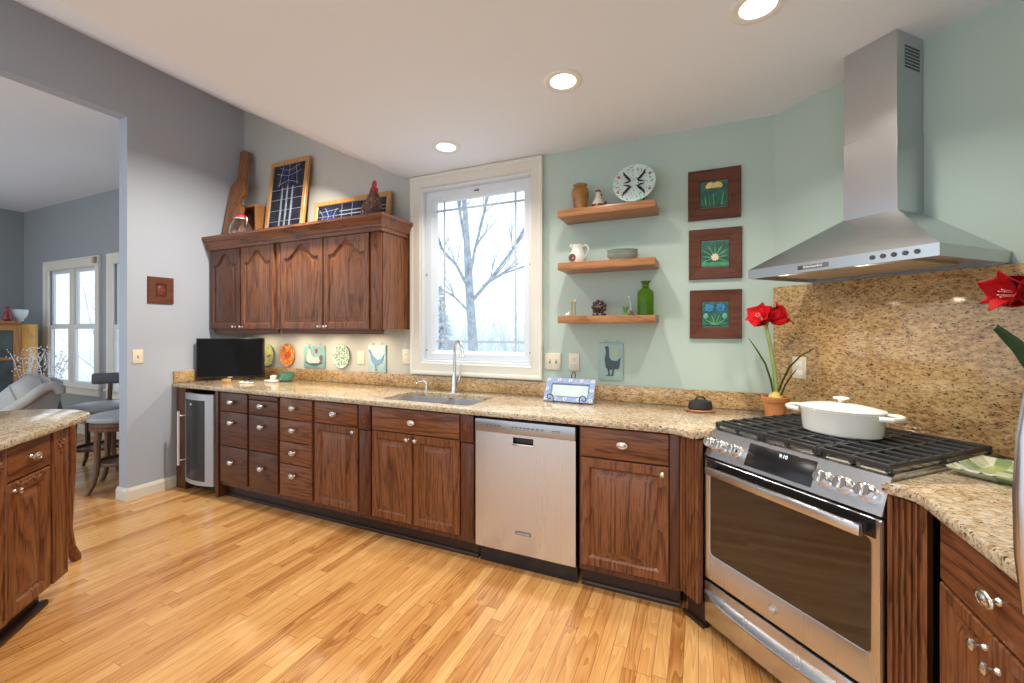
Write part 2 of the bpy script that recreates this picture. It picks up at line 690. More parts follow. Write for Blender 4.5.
mb = MB().box(-9.6, 1.4, -2.4, 3.0, -0.12, 0.0)
struct(mb, 'floor', M['floor'], 'honey coloured oak strip floor running from the kitchen into the sitting room', 'floor')

# back wall, kitchen part left of and around window, with a real opening
WX0, WX1, WZ0, WZ1 = -2.045, -1.085, 1.125, 2.515


def wall_with_holes(x0, x1, z0, z1, holes, y0, y1):
    mb = MB()
    xs = sorted({x0, x1, *[h[0] for h in holes], *[h[1] for h in holes]})
    for a, b in zip(xs[:-1], xs[1:]):
        hs = [h for h in holes if h[0] <= a + 1e-6 and h[1] >= b - 1e-6]
        z = z0
        for h in sorted(hs, key=lambda q: q[2]):
            mb.box(a, b, y0, y1, z, h[2])
            z = h[3]
        mb.box(a, b, y0, y1, z, z1)
    return mb


struct(wall_with_holes(LX - 0.06, WX1, 0, 3.8, [(WX0, WX1, WZ0, WZ1)], BY, BY + 0.16), 'wall_back', M['greige'],
       'grey beige back wall behind the upper cabinets, around the kitchen window', 'wall')
struct(MB().box(WX1, 0.42, BY, BY + 0.16, 0, 2.75), 'wall_back_right', M['sage'],
       'sage green wall between window and range, with the floating shelves', 'wall')
p0, p1 = (0.40, BY), (1.24, 1.98)
q = 0.16
mb = MB().prism([p0, p1, (p1[0] + q, p1[1] + 0.02), (p0[0] + 0.05, p0[1] + q)], 0, 2.75)
struct(mb, 'wall_diagonal', M['sage'], 'sage green diagonal wall behind the range hood', 'wall')
struct(MB().box(1.24, 1.40, -2.4, 2.05, 0, 2.75), 'wall_right', M['sage'], 'sage green right hand wall beyond the short counter', 'wall')
JY = 1.86           # end of the left wall: the opening starts here
OT = 3.115
mb = MB().box(LX - 0.12, LX, JY, BY + 0.16, 0, 3.85)
mb.box(LX - 0.12, LX, -1.1, JY, OT, 3.85)
struct(mb, 'wall_left', M['greyblue'], 'grey left wall with a tall opening to the sitting room', 'wall')

mb = MB().box(CREASE, 1.4, -1.1, 3.0, CEIL, CEIL + 0.1)
struct(mb, 'ceiling', M['ceil'], 'flat white kitchen ceiling with recessed lights', 'ceiling')
mb = MB().prism([(CREASE, CEIL), (LX - 0.12, CEIL + SLOPE * (CREASE - LX + 0.12)), (LX - 0.12, CEIL + SLOPE * (CREASE - LX + 0.12) + 0.1), (CREASE, CEIL + 0.1)], -1.1, 3.0, 'XZ')
struct(mb, 'ceiling_sloped', M['ceil'], 'sloping white ceiling rising over the upper cabinets to the left wall', 'ceiling')

# sitting room shell
GW = [(-8.42, -7.145, 0.64, 2.22), (-6.70, -5.42, 0.64, 2.22)]
struct(wall_with_holes(-9.35, LX - 0.06, 0, 3.3, GW, BY, BY + 0.05), 'wall_sitting_room', M['slate'], 'slate blue sitting room wall with white windows', 'wall')
mb = MB()
for a, b, z0, z1 in ((1.25, BY + 0.1, 0, 3.3), (0.35, 1.25, 0, 0.55), (0.35, 1.25, 2.35, 3.3), (0.15, 0.35, 0, 3.3), (-0.75, 0.15, 0, 0.55), (-0.75, 0.15, 2.35, 3.3), (-0.9, -0.75, 0, 3.3)):  # out-of-view stretch extended, its openings shaped to temper light and reflections
    mb.box(-9.4, -9.25, a, b, z0, z1)
struct(mb, 'wall_far_left', M['slate'], 'slate blue far wall of the sitting room', 'wall')
struct(MB().box(-9.4, LX - 0.12, -0.3, 3.0, GC, GC + 0.1), 'ceiling_sitting_room', M['ceil'], 'flat white sitting room ceiling', 'ceiling')

# baseboards
mb = MB()
prof = [(0, 0), (0.016, 0), (0.016, 0.075), (0.010, 0.088), (0.006, 0.098), (0, 0.10)]
mb.prism([(LX + u, v) for u, v in prof], JY, 2.28, 'XZ')
mb.prism([(JY - u, v) for u, v in prof], LX - 0.136, LX + 0.016, 'YZ')
mb.prism([(LX - 0.12 - u, v) for u, v in prof], JY, BY - 0.02, 'XZ')
struct(mb, 'baseboard_left', M['trim'], 'white baseboard along the left wall and around its end', 'baseboard')
mb = MB().prism([(BY - u, v * 1.25) for u, v in prof], -9.25, LX - 0.14, 'YZ')
struct(mb, 'baseboard_sitting_room', M['trim'], 'white baseboard below the sitting room windows', 'baseboard')

# ------------------------------------------------------------------ kitchen window
win = thing('window_1', 'white framed kitchen window above the sink with a prairie grille and snowy tree view', 'window', (0, 0, 0))
win['kind'] = 'structure'
CX0, CX1, CZ0, CZ1 = -2.14, -1.003, 1.03, CEIL - 0.004


def rect_ring(x0, x1, z0, z1, y):
    return [(x0, y, z0), (x1, y, z0), (x1, y, z1), (x0, y, z1)]


def casing(x0, x1, z0, z1, w, y):
    """stepped profile running round a rectangle; outer edge first"""
    steps = [(0.0, 0.0), (0.0, -0.030), (0.010, -0.034), (0.022, -0.030), (0.030, -0.022), (w - 0.020, -0.017), (w - 0.012, -0.020), (w - 0.004, -0.014), (w, -0.010), (w, 0.0)]
    r = [rect_ring(x0 + i, x1 - i, z0 + i, z1 - i, y + d) for i, d in steps]
    return MB().loft(r + [r[0]], cap0=False, cap1=False)


casing(CX0, CX1, CZ0, CZ1, 0.098, BY - 0.0005).build('casing', M['trim'], win)
mb = MB()
r = [rect_ring(WX0 + i, WX1 - i, WZ0 + i, WZ1 - i, BY + d) for i, d in [(0.0, -0.012), (0.0, 0.13), (0.02, 0.13), (0.02, 0.02), (0.014, -0.012)]]
mb.loft(r + [r[0]], cap0=False, cap1=False)
mb.build('jamb_liner', M['vinyl'], win)
sx0, sx1, sz0, sz1 = WX0 + 0.018, WX1 - 0.018, WZ0 + 0.018, WZ1 - 0.018
mb = MB()
st = [(0.0, 0.10), (0.0, 0.035), (0.006, 0.028), (0.052, 0.028), (0.060, 0.036), (0.072, 0.060), (0.076, 0.075), (0.076, 0.10)]
r = [rect_ring(sx0 + i, sx1 - i, sz0 + i, sz1 - i, BY + d) for i, d in st]
mb.loft(r + [r[0]], cap0=False, cap1=False)
mb.build('sash', M['vinyl'], win)
gx0, gx1, gz0, gz1 = sx0 + 0.074, sx1 - 0.074, sz0 + 0.074, sz1 - 0.074
MB().box(gx0, gx1, BY + 0.080, BY + 0.086, gz0, gz1).build('window_pane', M['glass'], win, smooth=False)
mb = MB()
for x in (gx0 + 0.075, gx1 - 0.075):
    mb.box(x - 0.008, x + 0.008, BY + 0.075, BY + 0.079, gz0, gz1)
for z in (gz0 + 0.075, gz1 - 0.075):
    mb.box(gx0, gx1, BY + 0.0752, BY + 0.0788, z - 0.008, z + 0.008)
mb.build('grille', pbr('pale_grille_bar', (0.46, 0.54, 0.62), 0.5, var=0.02), win, smooth=False)
mb = MB()
for (x, z) in [(WX0 + 0.03, 1.83), (WX1 - 0.03, 1.86), (WX0 + 0.03, 1.22), (WX1 - 0.03, 1.22)]:
    mb.lathe([(0.006, 0), (0.006, 0.004), (0.003, 0.006)], seg=10, mat=Matrix.Translation((x, BY + 0.027, z)) @ Matrix.Rotation(pi / 2, 4, 'X'))
mb.build('screw_cap', M['platedark'], win)
MB().box(-1.575, -1.535, BY + 0.020, BY + 0.029, sz1 - 0.045, sz1 - 0.036, bev=0.002).build('latch', M['blackm'], win)

# sitting room windows: one unit of two double hung sashes each
for wi, (a, b, z0, z1) in enumerate(GW):
    w = thing('window_%d' % (wi + 2), ['white double window in the sitting room beside the wooden cabinet', 'white window in the sitting room partly hidden by the wall end'][wi], 'window')
    w['kind'] = 'structure'
    casing(a - 0.13, b + 0.13, z0 - 0.12, z1 + 0.12, 0.13, BY - 0.0005).build('casing', M['trim'], w)
    MB().box(a - 0.15, b + 0.15, BY - 0.055, BY - 0.012, z0 - 0.03, z0 - 0.002, bev=0.006).build('window_sill', M['trim'], w)
    mid = (a + b) / 2
    MB().box(mid - 0.045, mid + 0.045, BY - 0.012, BY + 0.05, z0, z1, bev=0.006).build('mullion', M['trim'], w)
    for (c0, c1) in ((a, mid - 0.045), (mid + 0.045, b)):
        mz = (z0 + z1) / 2
        for (e0, e1, yy) in ((z0, mz + 0.02, -0.006), (mz - 0.02, z1, 0.02)):
            s = MB().frame(c0, c1, e0, e1, 0.055, BY + yy, BY + yy + 0.026, bev=0.005).build('sash', M['vinyl'], w)
            MB().box(c0 + 0.05, c1 - 0.05, BY + yy + 0.010, BY + yy + 0.014, e0 + 0.05, e1 - 0.05).build('pane', M['glass'], s, smooth=False)
    if wi == 0:
        MB().box(b + 0.02, b + 0.07, BY - 0.06, BY - 0.03, z1 + 0.02, z1 + 0.10, bev=0.006).build('curtain_bracket', pbr('tan_bracket', (0.42, 0.36, 0.27), 0.5, var=0.1), w)

# ------------------------------------------------------------------ recessed lights
def can_light(i, x, y):
    lab = ['recessed ceiling light nearest the range hood', 'recessed ceiling light in front of the floating shelves', 'recessed ceiling light in front of the kitchen window'][i]
    t = thing('recessed_light', lab, 'ceiling light', (x, y, CEIL), group='recessed ceiling lights')
    MB().lathe([(0.060, 0.0), (0.095, 0.0), (0.096, -0.004), (0.090, -0.007), (0.066, -0.004), (0.060, 0.0)], seg=40).build('trim_ring', M['white'], t)
    MB().lathe([(0.0, -0.001), (0.064, -0.001), (0.064, -0.0035), (0.0, -0.0035)], seg=40).build('lens', M['canlens'], t)


for i, (x, y) in enumerate(CANS):
    can_light(i, x, y)

# ================================================================== OUTSIDE
M['snow'] = pbr('trodden_snow', (0.82, 0.86, 0.92), 0.8, var=0.05, vscale=0.6)
struct(MB().box(-60, 40, -40, 70, -1.2, -0.9), 'ground', M['snow'], 'snow covered ground outside the windows', 'ground')
M['bark'] = pbr('hazy_frosted_bark', (0.36, 0.41, 0.47), 0.9, var=0.35, vscale=9)  # outdoor haze put into the bark colour: lighter and bluer
M['twig'] = pbr('frosted_twig', (0.58, 0.64, 0.70), 0.9, var=0.15)
M['needle'] = pbr('snowy_needles', (0.60, 0.68, 0.72), 0.9, var=0.3, vscale=5)


def branch(mb, p, d, length, r, depth, rng, bend=0.12, mi=0):
    pts, rad = [Vector(p)], [r]
    n = 5
    d = Vector(d).normalized()
    for i in range(n):
        d = (d + Vector((rng.uniform(-1, 1), rng.uniform(-1, 1), rng.uniform(-0.5, 0.9))) * bend).normalized()
        pts.append(pts[-1] + d * length / n)
        rad.append(r * (1 - 0.75 * (i + 1) / n))
    mb.tube(pts, rad, seg=6 if r > 0.03 else 4, mi=mi)
    if depth > 0:
        for k in range(5 if depth > 1 else 4):
            i = rng.choice([1, 2, 3, 4])
            ax = Vector((rng.uniform(-1, 1), rng.uniform(-1, 1), rng.uniform(0.1, 0.9))).normalized()
            branch(mb, pts[i], (d * 0.8 + ax).normalized(), length * rng.uniform(0.38, 0.6), rad[i] * 0.6, depth - 1, rng, bend, mi)


def bare_tree(name, x, y, scale, seed, label, trunk):
    rng = random.Random(seed)
    t = thing(name, label, 'tree', (x, y, -0.9))
    mb = MB()
    pts = [Vector(p) * scale for p, r in trunk[0]]
    mb.tube(pts, [r * scale for p, r in trunk[0]], seg=10)
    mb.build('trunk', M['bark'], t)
    mb = MB()
    for path in trunk[1]:
        pts = [Vector(p) * scale for p, r in path]
        rad = [r * scale for p, r in path]
        mb.tube(pts, rad, seg=7)
        for i in range(1, len(pts)):
            for k in range(5):
                dd = (pts[i] - pts[i - 1]).normalized() + Vector((rng.uniform(-1, 1), rng.uniform(-0.8, 0.8), rng.uniform(0, 0.7)))
                branch(mb, pts[i], dd, rng.uniform(0.7, 1.4) * scale, max(0.012, rad[i] * 0.45), 1, rng)
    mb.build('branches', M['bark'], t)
    return t


# the tree leans slightly right to left as it rises and forks at about 3.7 m above the snow
TR = ([((0.22, 0, 0), 0.16), ((0.12, 0, 1.2), 0.125), ((0.03, 0.03, 2.4), 0.11), ((-0.06, 0.03, 3.6), 0.10), ((-0.10, 0, 4.6), 0.075), ((-0.18, 0, 5.8), 0.05), ((-0.25, 0, 7.4), 0.025)],
      [[((-0.02, 0, 2.9), 0.05), ((0.45, 0.2, 3.5), 0.04), ((1.0, 0.3, 4.2), 0.03), ((1.6, 0.35, 5.2), 0.02), ((2.2, 0.4, 6.4), 0.012)],
       [((-0.05, 0, 3.4), 0.045), ((0.25, -0.2, 4.2), 0.035), ((0.55, -0.3, 5.0), 0.025), ((0.8, -0.2, 6.2), 0.015)],
       [((-0.05, 0, 3.3), 0.045), ((-0.45, 0.1, 3.9), 0.035), ((-0.85, 0.1, 4.3), 0.028), ((-1.3, 0.1, 5.4), 0.015)],
       [((-0.09, 0, 4.3), 0.05), ((-0.35, 0.1, 5.2), 0.035), ((-0.55, 0.1, 6.4), 0.02)],
       [((0.0, 0, 2.7), 0.035), ((-0.5, 0.1, 3.1), 0.026), ((-1.1, 0.2, 3.4), 0.018)],
       [((0.3, 0.1, 3.35), 0.03), ((0.9, 0.0, 3.6), 0.022), ((1.7, 0.0, 3.8), 0.012)]])
bare_tree('bare_tree', -5.1, 9.0, 1.0, 3, 'bare grey tree forking in the snow right outside the kitchen window', TR)


def thicket(x, y, n, h, seed, label, name='bare_shrub', mi='twig', spread=0.5):
    rng = random.Random(seed)
    mb = MB()
    for k in range(n):
        a = rng.uniform(0, 2 * pi)
        d = Vector((cos(a) * spread, sin(a) * spread, rng.uniform(0.8, 1.4)))
        branch(mb, (rng.uniform(-0.3, 0.3), rng.uniform(-0.3, 0.3), 0), d, h * rng.uniform(0.6, 1.1), 0.022, 1, rng, 0.18)
    o = mb.build(name, M[mi])
    o.location = (x, y, -0.9)
    return tag(o, label, 'shrub', 'bare shrubs in the snow behind the kitchen window')


thicket(-5.9, 14.5, 26, 3.2, 1, 'pale bare thicket behind the trunk, in the right half of the kitchen window')
thicket(-3.6, 10.6, 22, 2.8, 2, 'pale bare thicket nearest the right edge of the kitchen window')
thicket(-7.4, 12.5, 24, 2.8, 4, 'pale bare thicket between the trunk and the snowy evergreen')
thicket(-14.5, 6.5, 20, 3.6, 5, 'pale bare thicket outside the sitting room window')


def evergreen(x, y, h, r, seed, label):
    rng = random.Random(seed)
    t = thing('snowy_evergreen', label, 'tree', (x, y, -0.9))
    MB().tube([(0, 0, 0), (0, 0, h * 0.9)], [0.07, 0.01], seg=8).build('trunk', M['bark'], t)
    mb = MB()
    for i in range(330):
        z = h * (0.08 + 0.9 * rng.random() ** 1.3)
        rr = r * (1 - z / h) * 1.05 + 0.03
        a = rng.uniform(0, 2 * pi)
        p1 = Vector((cos(a) * rr, sin(a) * rr, z - rr * 0.3))
        p0 = Vector((0, 0, z))
        mid = p0.lerp(p1, 0.55) + Vector((0, 0, 0.03))
        mb.tube([p0, mid, p1], [0.02, 0.055 * (0.5 + rr), 0.01], seg=4, flat=0.5)
    mb.build('needled_boughs', M['needle'], t)


evergreen(-6.35, 9.6, 3.5, 0.85, 11, 'small snow dusted evergreen at the left edge of the kitchen window')
mb = MB()
rng = random.Random(21)
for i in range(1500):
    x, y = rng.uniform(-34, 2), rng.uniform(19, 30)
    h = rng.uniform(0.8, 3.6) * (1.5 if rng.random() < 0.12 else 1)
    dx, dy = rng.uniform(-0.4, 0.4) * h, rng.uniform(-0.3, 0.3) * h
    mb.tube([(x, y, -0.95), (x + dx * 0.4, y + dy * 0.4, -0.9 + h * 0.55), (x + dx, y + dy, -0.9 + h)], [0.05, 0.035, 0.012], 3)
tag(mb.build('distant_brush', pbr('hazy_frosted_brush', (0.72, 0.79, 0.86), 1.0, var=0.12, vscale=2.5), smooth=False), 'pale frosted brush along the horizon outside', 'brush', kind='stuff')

# ================================================================== CABINET PARTS
KNOB_OVAL = None


def make_knobs():
    global KNOB_OVAL, KNOB_SMALL
    mb = MB()   # oval pewter pull on a waisted stem, facing -y
    R = Matrix.Rotation(pi / 2, 4, 'X')
    mb.lathe([(0.010, 0), (0.009, 0.004), (0.005, 0.008), (0.005, 0.016), (0.009, 0.019)], seg=14, mat=R)
    mb.lathe([(0.0, 0.018), (0.7, 0.018), (1.0, 0.023), (0.94, 0.028), (0.72, 0.0295), (0.66, 0.028), (0.5, 0.031), (0.2, 0.034), (0, 0.034)], seg=28,
             mat=R @ Matrix.Diagonal((0.029, 0.0185, 1, 1)))
    KNOB_OVAL = mb.mesh('oval_knob', M['pewter'])
    mb = MB()
    mb.lathe([(0.008, 0), (0.007, 0.003), (0.004, 0.007), (0.004, 0.013), (0.009, 0.016), (0.0135, 0.021), (0.0135, 0.026), (0.009, 0.030), (0, 0.0315)], seg=18, mat=R)
    KNOB_SMALL = mb.mesh('round_knob', M['pewter'])


make_knobs()


def arch_drop(u, A):
    """how far the cathedral top sinks below its peak at u in -1..1"""
    a = min(1.0, abs(u) / 0.80)
    s = a * a * (3 - 2 * a)
    dip = 0.10 * math.exp(-((abs(u) - 0.84) / 0.10) ** 2)
    return A * (0.82 * s + 0.18 * a) + A * 0.4 * dip


def door_mesh(w, h, mats, arch=0.0, stile=0.056, thick=0.02):
    """raised panel door, origin bottom left front, facing -y; mats: frame, panel"""
    mb = MB()
    N = 24

    def ring(i, y, arched, top_in=None):
        ti = i if top_in is None else top_in
        pts = [(i, y, i), (w - i, y, i)]
        for k in range(N + 1):
            u = 1 - 2 * k / N
            x = w / 2 + u * (w / 2 - i)
            z = h - ti - (arch_drop(u, arch) if arched else 0)
            pts.append((x, y, z))
        return pts
    tp = stile if not arch else stile * 0.75
    rings = [ring(0, thick, False), ring(0, 0.004, False), ring(0.004, 0, False)]
    mb.loft(rings + [ring(stile - 0.012, 0.0, bool(arch), tp - 0.012)], 0, cap1=False)
    mb.loft([ring(stile - 0.012, 0.0, bool(arch), tp - 0.012), ring(stile - 0.006, 0.004, bool(arch), tp - 0.006), ring(stile, 0.013, bool(arch), tp), ring(stile + 0.008, 0.013, bool(arch), tp + 0.008),
             ring(stile + 0.034, 0.0025, bool(arch), tp + 0.034), ring(stile + 0.037, 0.0015, bool(arch), tp + 0.037)], 1, cap0=False)
    return mb


def add_door(parent, x0, x1, z0, z1, y, knob, arch=0.0, mats=None, stile=0.056, knob_label=None, label=None):
    """knob: (x, z) of the round knob in the parent's frame"""
    mats = mats or (M['oakz'], M['oakz'])
    o = door_mesh(x1 - x0, z1 - z0, mats, arch, stile).build('door', list(mats), parent, angle=28)
    o.location = (x0, y, z0)
    if label:
        o['label'] = label
    if knob:
        k = inst(KNOB_SMALL, 'knob', o, (knob[0] - x0, 0, knob[1] - z0))
        k['label'] = 'round pewter knob'
    return o


def add_drawer(parent, x0, x1, z0, z1, y, mat=None, knob=True, name='drawer', kx=None, kz=None):
    w, h = x1 - x0, z1 - z0
    mb = MB()
    st = [(0, 0.02), (0, 0.006), (0.002, 0.002), (0.007, 0)]
    mb.loft([rect_ring(i, w - i, i, h - i, yy) for i, yy in st])
    o = mb.build(name, mat or M['oakx'], parent)
    o.location = (x0, y, z0)
    if knob:
        k = inst(KNOB_OVAL, 'knob', o, ((kx if kx is not None else (x0 + x1) / 2) - x0, 0, (kz if kz is not None else (z0 + z1) / 2) - z0))
        k['label'] = 'oval pewter knob'
    return o


def rosette(mb, c, s, mi=0):
    """carved flower facing -y"""
    x, y, z = c
    mb.ball((x, y, z), (0.30 * s, 0.35 * s, 0.30 * s), 10, 6, mi)
    for k in range(8):
        a = 2 * pi * k / 8
        m = Matrix.Rotation(-a, 4, 'Y')
        mb.ball((x + cos(a) * 0.62 * s, y, z + sin(a) * 0.62 * s), (0.36 * s, 0.22 * s, 0.17 * s), 8, 6, mi, mat=m)
    for sgn in (1, -1):
        mb.ball((x, y, z + sgn * 1.25 * s), (0.2 * s, 0.2 * s, 0.4 * s), 8, 6, mi)


def fluted(w, h, n, d=0.012):
    """reeded board facing -y, origin bottom left front"""
    mb = MB()
    pts = [(0, 0.03), (0, 0.0)]
    m = 0.010
    pitch = (w - 2 * m) / n
    for k in range(n):
        c = m + pitch * (k + 0.5)
        r = pitch * 0.36
        pts.append((c - r - 0.001, 0.0))
        for j in range(0, 7):
            a = pi - pi * j / 6
            pts.append((c + r * cos(a), d * 0.85 * sin(a)))
        pts.append((c + r + 0.001, 0.0))
    pts += [(w, 0.0), (w, 0.03)]
    mb.prism(pts, 0, h, 'XY')
    return mb


FY = 2.20            # face of doors and drawers
CT = 0.918           # worktop surface
CB = 0.883


def base_unit(label, x0, x1, group=None, name='base_cabinet', sink=False):
    t = thing(name, label, 'cabinet', ((x0 + x1) / 2, 2.5, 0), group=group)
    ox = (x0 + x1) / 2
    mb = MB().box(x0 - ox + 0.0008, x1 - ox - 0.0008, FY + 0.021 - 2.5, 0.30, 0.105, CB - 0.0005)
    if sink:
        mb.bm.clear()
        mb.box(x0 - ox + 0.0008, x1 - ox - 0.0008, FY + 0.021 - 2.5, 0.30, 0.105, 0.655)
        mb.box(x0 - ox + 0.0008, x1 - ox - 0.0008, FY + 0.021 - 2.5, FY + 0.040 - 2.5, 0.655, CB - 0.0005)
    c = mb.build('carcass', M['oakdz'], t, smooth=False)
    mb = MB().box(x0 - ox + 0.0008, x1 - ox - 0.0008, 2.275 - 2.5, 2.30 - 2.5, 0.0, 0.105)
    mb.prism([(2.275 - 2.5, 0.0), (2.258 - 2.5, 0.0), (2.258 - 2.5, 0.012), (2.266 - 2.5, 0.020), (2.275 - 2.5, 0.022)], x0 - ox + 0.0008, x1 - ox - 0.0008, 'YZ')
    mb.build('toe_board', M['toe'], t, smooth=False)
    return t, ox


yl = FY - 2.5
Z1, Z0 = 0.872, 0.142
# bank of three (leftmost)
t, ox = base_unit('bank of three dark oak drawers right beside the wine cooler', -3.625, -3.255, 'drawer banks')
for z0, z1, kz in ((0.722, Z1, 0.80), (0.440, 0.718, 0.635), (Z0, 0.436, 0.315)):
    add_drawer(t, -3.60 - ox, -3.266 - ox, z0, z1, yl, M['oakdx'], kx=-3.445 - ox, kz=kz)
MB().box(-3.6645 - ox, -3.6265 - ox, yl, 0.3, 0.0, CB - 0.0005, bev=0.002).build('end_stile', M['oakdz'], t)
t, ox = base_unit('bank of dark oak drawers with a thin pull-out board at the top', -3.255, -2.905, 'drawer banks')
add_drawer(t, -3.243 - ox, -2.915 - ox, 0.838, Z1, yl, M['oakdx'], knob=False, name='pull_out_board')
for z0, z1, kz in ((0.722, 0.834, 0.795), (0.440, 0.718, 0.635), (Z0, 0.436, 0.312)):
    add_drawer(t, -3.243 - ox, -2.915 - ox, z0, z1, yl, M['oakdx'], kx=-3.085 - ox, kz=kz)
t, ox = base_unit('bank of four oak drawers between two drawers wide and a single door cabinet'.replace('between two drawers wide and a single door cabinet', 'stacked evenly, left of the single door cabinet'), -2.905, -2.545, 'drawer banks')
for z0, z1 in ((0.718, Z1), (0.550, 0.714), (0.385, 0.546), (Z0, 0.381)):
    add_drawer(t, -2.890 - ox, -2.556 - ox, z0, z1, yl, M['oakx'], kx=-2.735 - ox, kz=(z0 + z1) / 2 + 0.01 if z0 > 0.2 else 0.306)
# single door with drawer
t, ox = base_unit('narrow oak cabinet with one drawer over one raised panel door', -2.545, -2.118)
add_drawer(t, -2.530 - ox, -2.128 - ox, 0.722, Z1, yl)
add_door(t, -2.530 - ox, -2.128 - ox, Z0, 0.716, yl, (-2.152 - ox, 0.688))
# sink cabinet with carved posts
t, ox = base_unit('oak sink cabinet with a wide false drawer, two doors and carved posts', -2.118, -1.222, sink=True)


def post(parent, x0, x1, y, z0=Z0 - 0.01, z1=Z1 + 0.005, rz=0.80, mat=None):
    mb = MB().box(x0, x1, y + 0.004, y + 0.03, z0, 0.705, bev=0.003)
    mb.box(x0, x1, y - 0.002, y + 0.03, 0.712, z1, bev=0.003)
    mb.box(x0 + 0.008, x1 - 0.008, y + 0.001, y + 0.02, z0 + 0.05, 0.66, bev=0.002)
    o = mb.build('post', mat or M['oakdz'], parent)
    mb = MB()
    rosette(mb, ((x0 + x1) / 2, y - 0.002, rz), 0.028)
    mb.build('carved_rosette', M['oakz'], o)
    return o


post(t, -2.112 - ox, -2.014 - ox, yl)
post(t, -1.312 - ox, -1.226 - ox, yl)
add_drawer(t, -2.000 - ox, -1.322 - ox, 0.720, Z1, yl, name='false_drawer_front')
add_door(t, -2.000 - ox, -1.670 - ox, Z0, 0.714, yl, (-1.700 - ox, 0.684))
add_door(t, -1.662 - ox, -1.322 - ox, Z0, 0.714, yl, (-1.636 - ox, 0.684))

# right of the dishwasher, with the reeded corner board
t, ox = base_unit('oak cabinet between dishwasher and range, with a drawer, a door and a reeded corner board', -0.585, -0.082)
add_drawer(t, -0.575 - ox, -0.133 - ox, 0.718, Z1, yl, kz=0.80)
add_door(t, -0.575 - ox, -0.133 - ox, Z0, 0.710, yl, (-0.160 - ox, 0.678))
MB().box(-0.128 - ox, -0.084 - ox, yl - 0.002, yl + 0.03, Z0 - 0.012, Z1 + 0.004, bev=0.002).build('corner_stile', M['oakdz'], t)
flL = fluted(0.112, Z1 - 0.12, 5).build('reeded_board', M['oakz'], t)
flL.location = (-0.082 - ox, yl - 0.001, 0.125)
flL.rotation_euler = (0, 0, -pi / 4)
mb = MB().box(0.0, 0.112, 0.05, 0.07, 0.0, 0.12)
mb.box(-0.02, 0.112, 0.032, 0.05, 0.0, 0.02, bev=0.004)
o = mb.build('corner_toe_board', M['toe'], t, smooth=False)
o.location = (-0.082 - ox, yl - 0.001, 0)
o.rotation_euler = (0, 0, -pi / 4)

# ------------------------------------------------------------------ wine cooler
t = thing('cabinet_end_panel', 'dark oak end panel between the left wall and the wine cooler', 'panel', (-4.14, 2.5, 0))
MB().box(-0.066, 0.066, FY - 2.5, 0.3, 0.0, CB - 0.0005, bev=0.002).build('panel', M['oakdz'], t)
t = thing('wine_cooler', 'narrow wine cooler with a dark glass door and silver frame, under the left counter', 'wine cooler', (-3.865, 2.19, 0))
hw = 0.192
MB().box(-hw + 0.005, hw - 0.016, 0.035, 0.55, 0.03, 0.835, bev=0.004).build('body', M['black'], t)


def bow(x, d=0.035):
    return -d * (1 - (x / hw) ** 2)


def cooler_band(xs, z0, z1, y0, y1):
    mb = MB()
    rings = []
    for x in xs:
        rings.append([(x, bow(x) + y0, z0), (x, bow(x) + y0, z1), (x, bow(x) + y1, z1), (x, bow(x) + y1, z0)])
    return mb.loft(rings)


def lin_(a, b, n):
    return [a + (b - a) * i / n for i in range(n + 1)]


mb = MB()
for a, b, z0, z1 in ((-hw, hw, 0.795, 0.845), (-hw, hw, 0.085, 0.12), (-hw, -hw + 0.03, 0.12, 0.795), (hw - 0.075, hw, 0.12, 0.795)):
    rings = []
    for x in lin_(a, b, 14):
        rings.append([(x, bow(x), z0), (x, bow(x), z1), (x, bow(x) + 0.035, z1), (x, bow(x) + 0.035, z0)])
    mb.loft(rings)
fr = mb.build('door_frame', pbr('silver_grey_paint', (0.42, 0.44, 0.47), 0.35, 0.5, bump=0.03), t)
cooler_band(lin_(-hw + 0.03, hw - 0.075, 14), 0.12, 0.795, 0.004, 0.012).build('door_glass', M['screen'], fr)
mb = MB()
mb.lathe([(0.011, 0), (0.011, 0.004), (0.007, 0.006), (0, 0.006)], seg=16, mat=Matrix.Translation((-0.06, bow(-0.06) + 0.004, 0.755)) @ Matrix.Rotation(pi / 2, 4, 'X'))
mb.build('lock', M['chrome'], fr)
mb = MB().tube([(-hw + 0.004, -0.055, 0.23), (-hw + 0.004, -0.055, 0.69)], 0.010, 12)
for z in (0.27, 0.65):
    mb.tube([(-hw + 0.004, -0.055, z), (-hw + 0.012, 0.004, z)], 0.006, 10)
mb.build('handle', pbr('satin_silver', (0.72, 0.72, 0.72), 0.42, 0.7, bump=0.02), t)
for x in (-0.15, 0.15):
    for y in (0.08, 0.5):
        MB().lathe([(0.015, 0.0), (0.018, 0.03)], c=(x, y, 0), seg=12).build('foot', M['black'], t)

# ------------------------------------------------------------------ dishwasher
t = thing('dishwasher', 'stainless steel dishwasher with a recessed pull under the counter', 'dishwasher', (-0.905, 2.2, 0))
hw = 0.304
MB().box(-hw + 0.004, hw - 0.004, 0.03, 0.58, 0.10, 0.868).build('body', M['darkgap'], t, smooth=False)
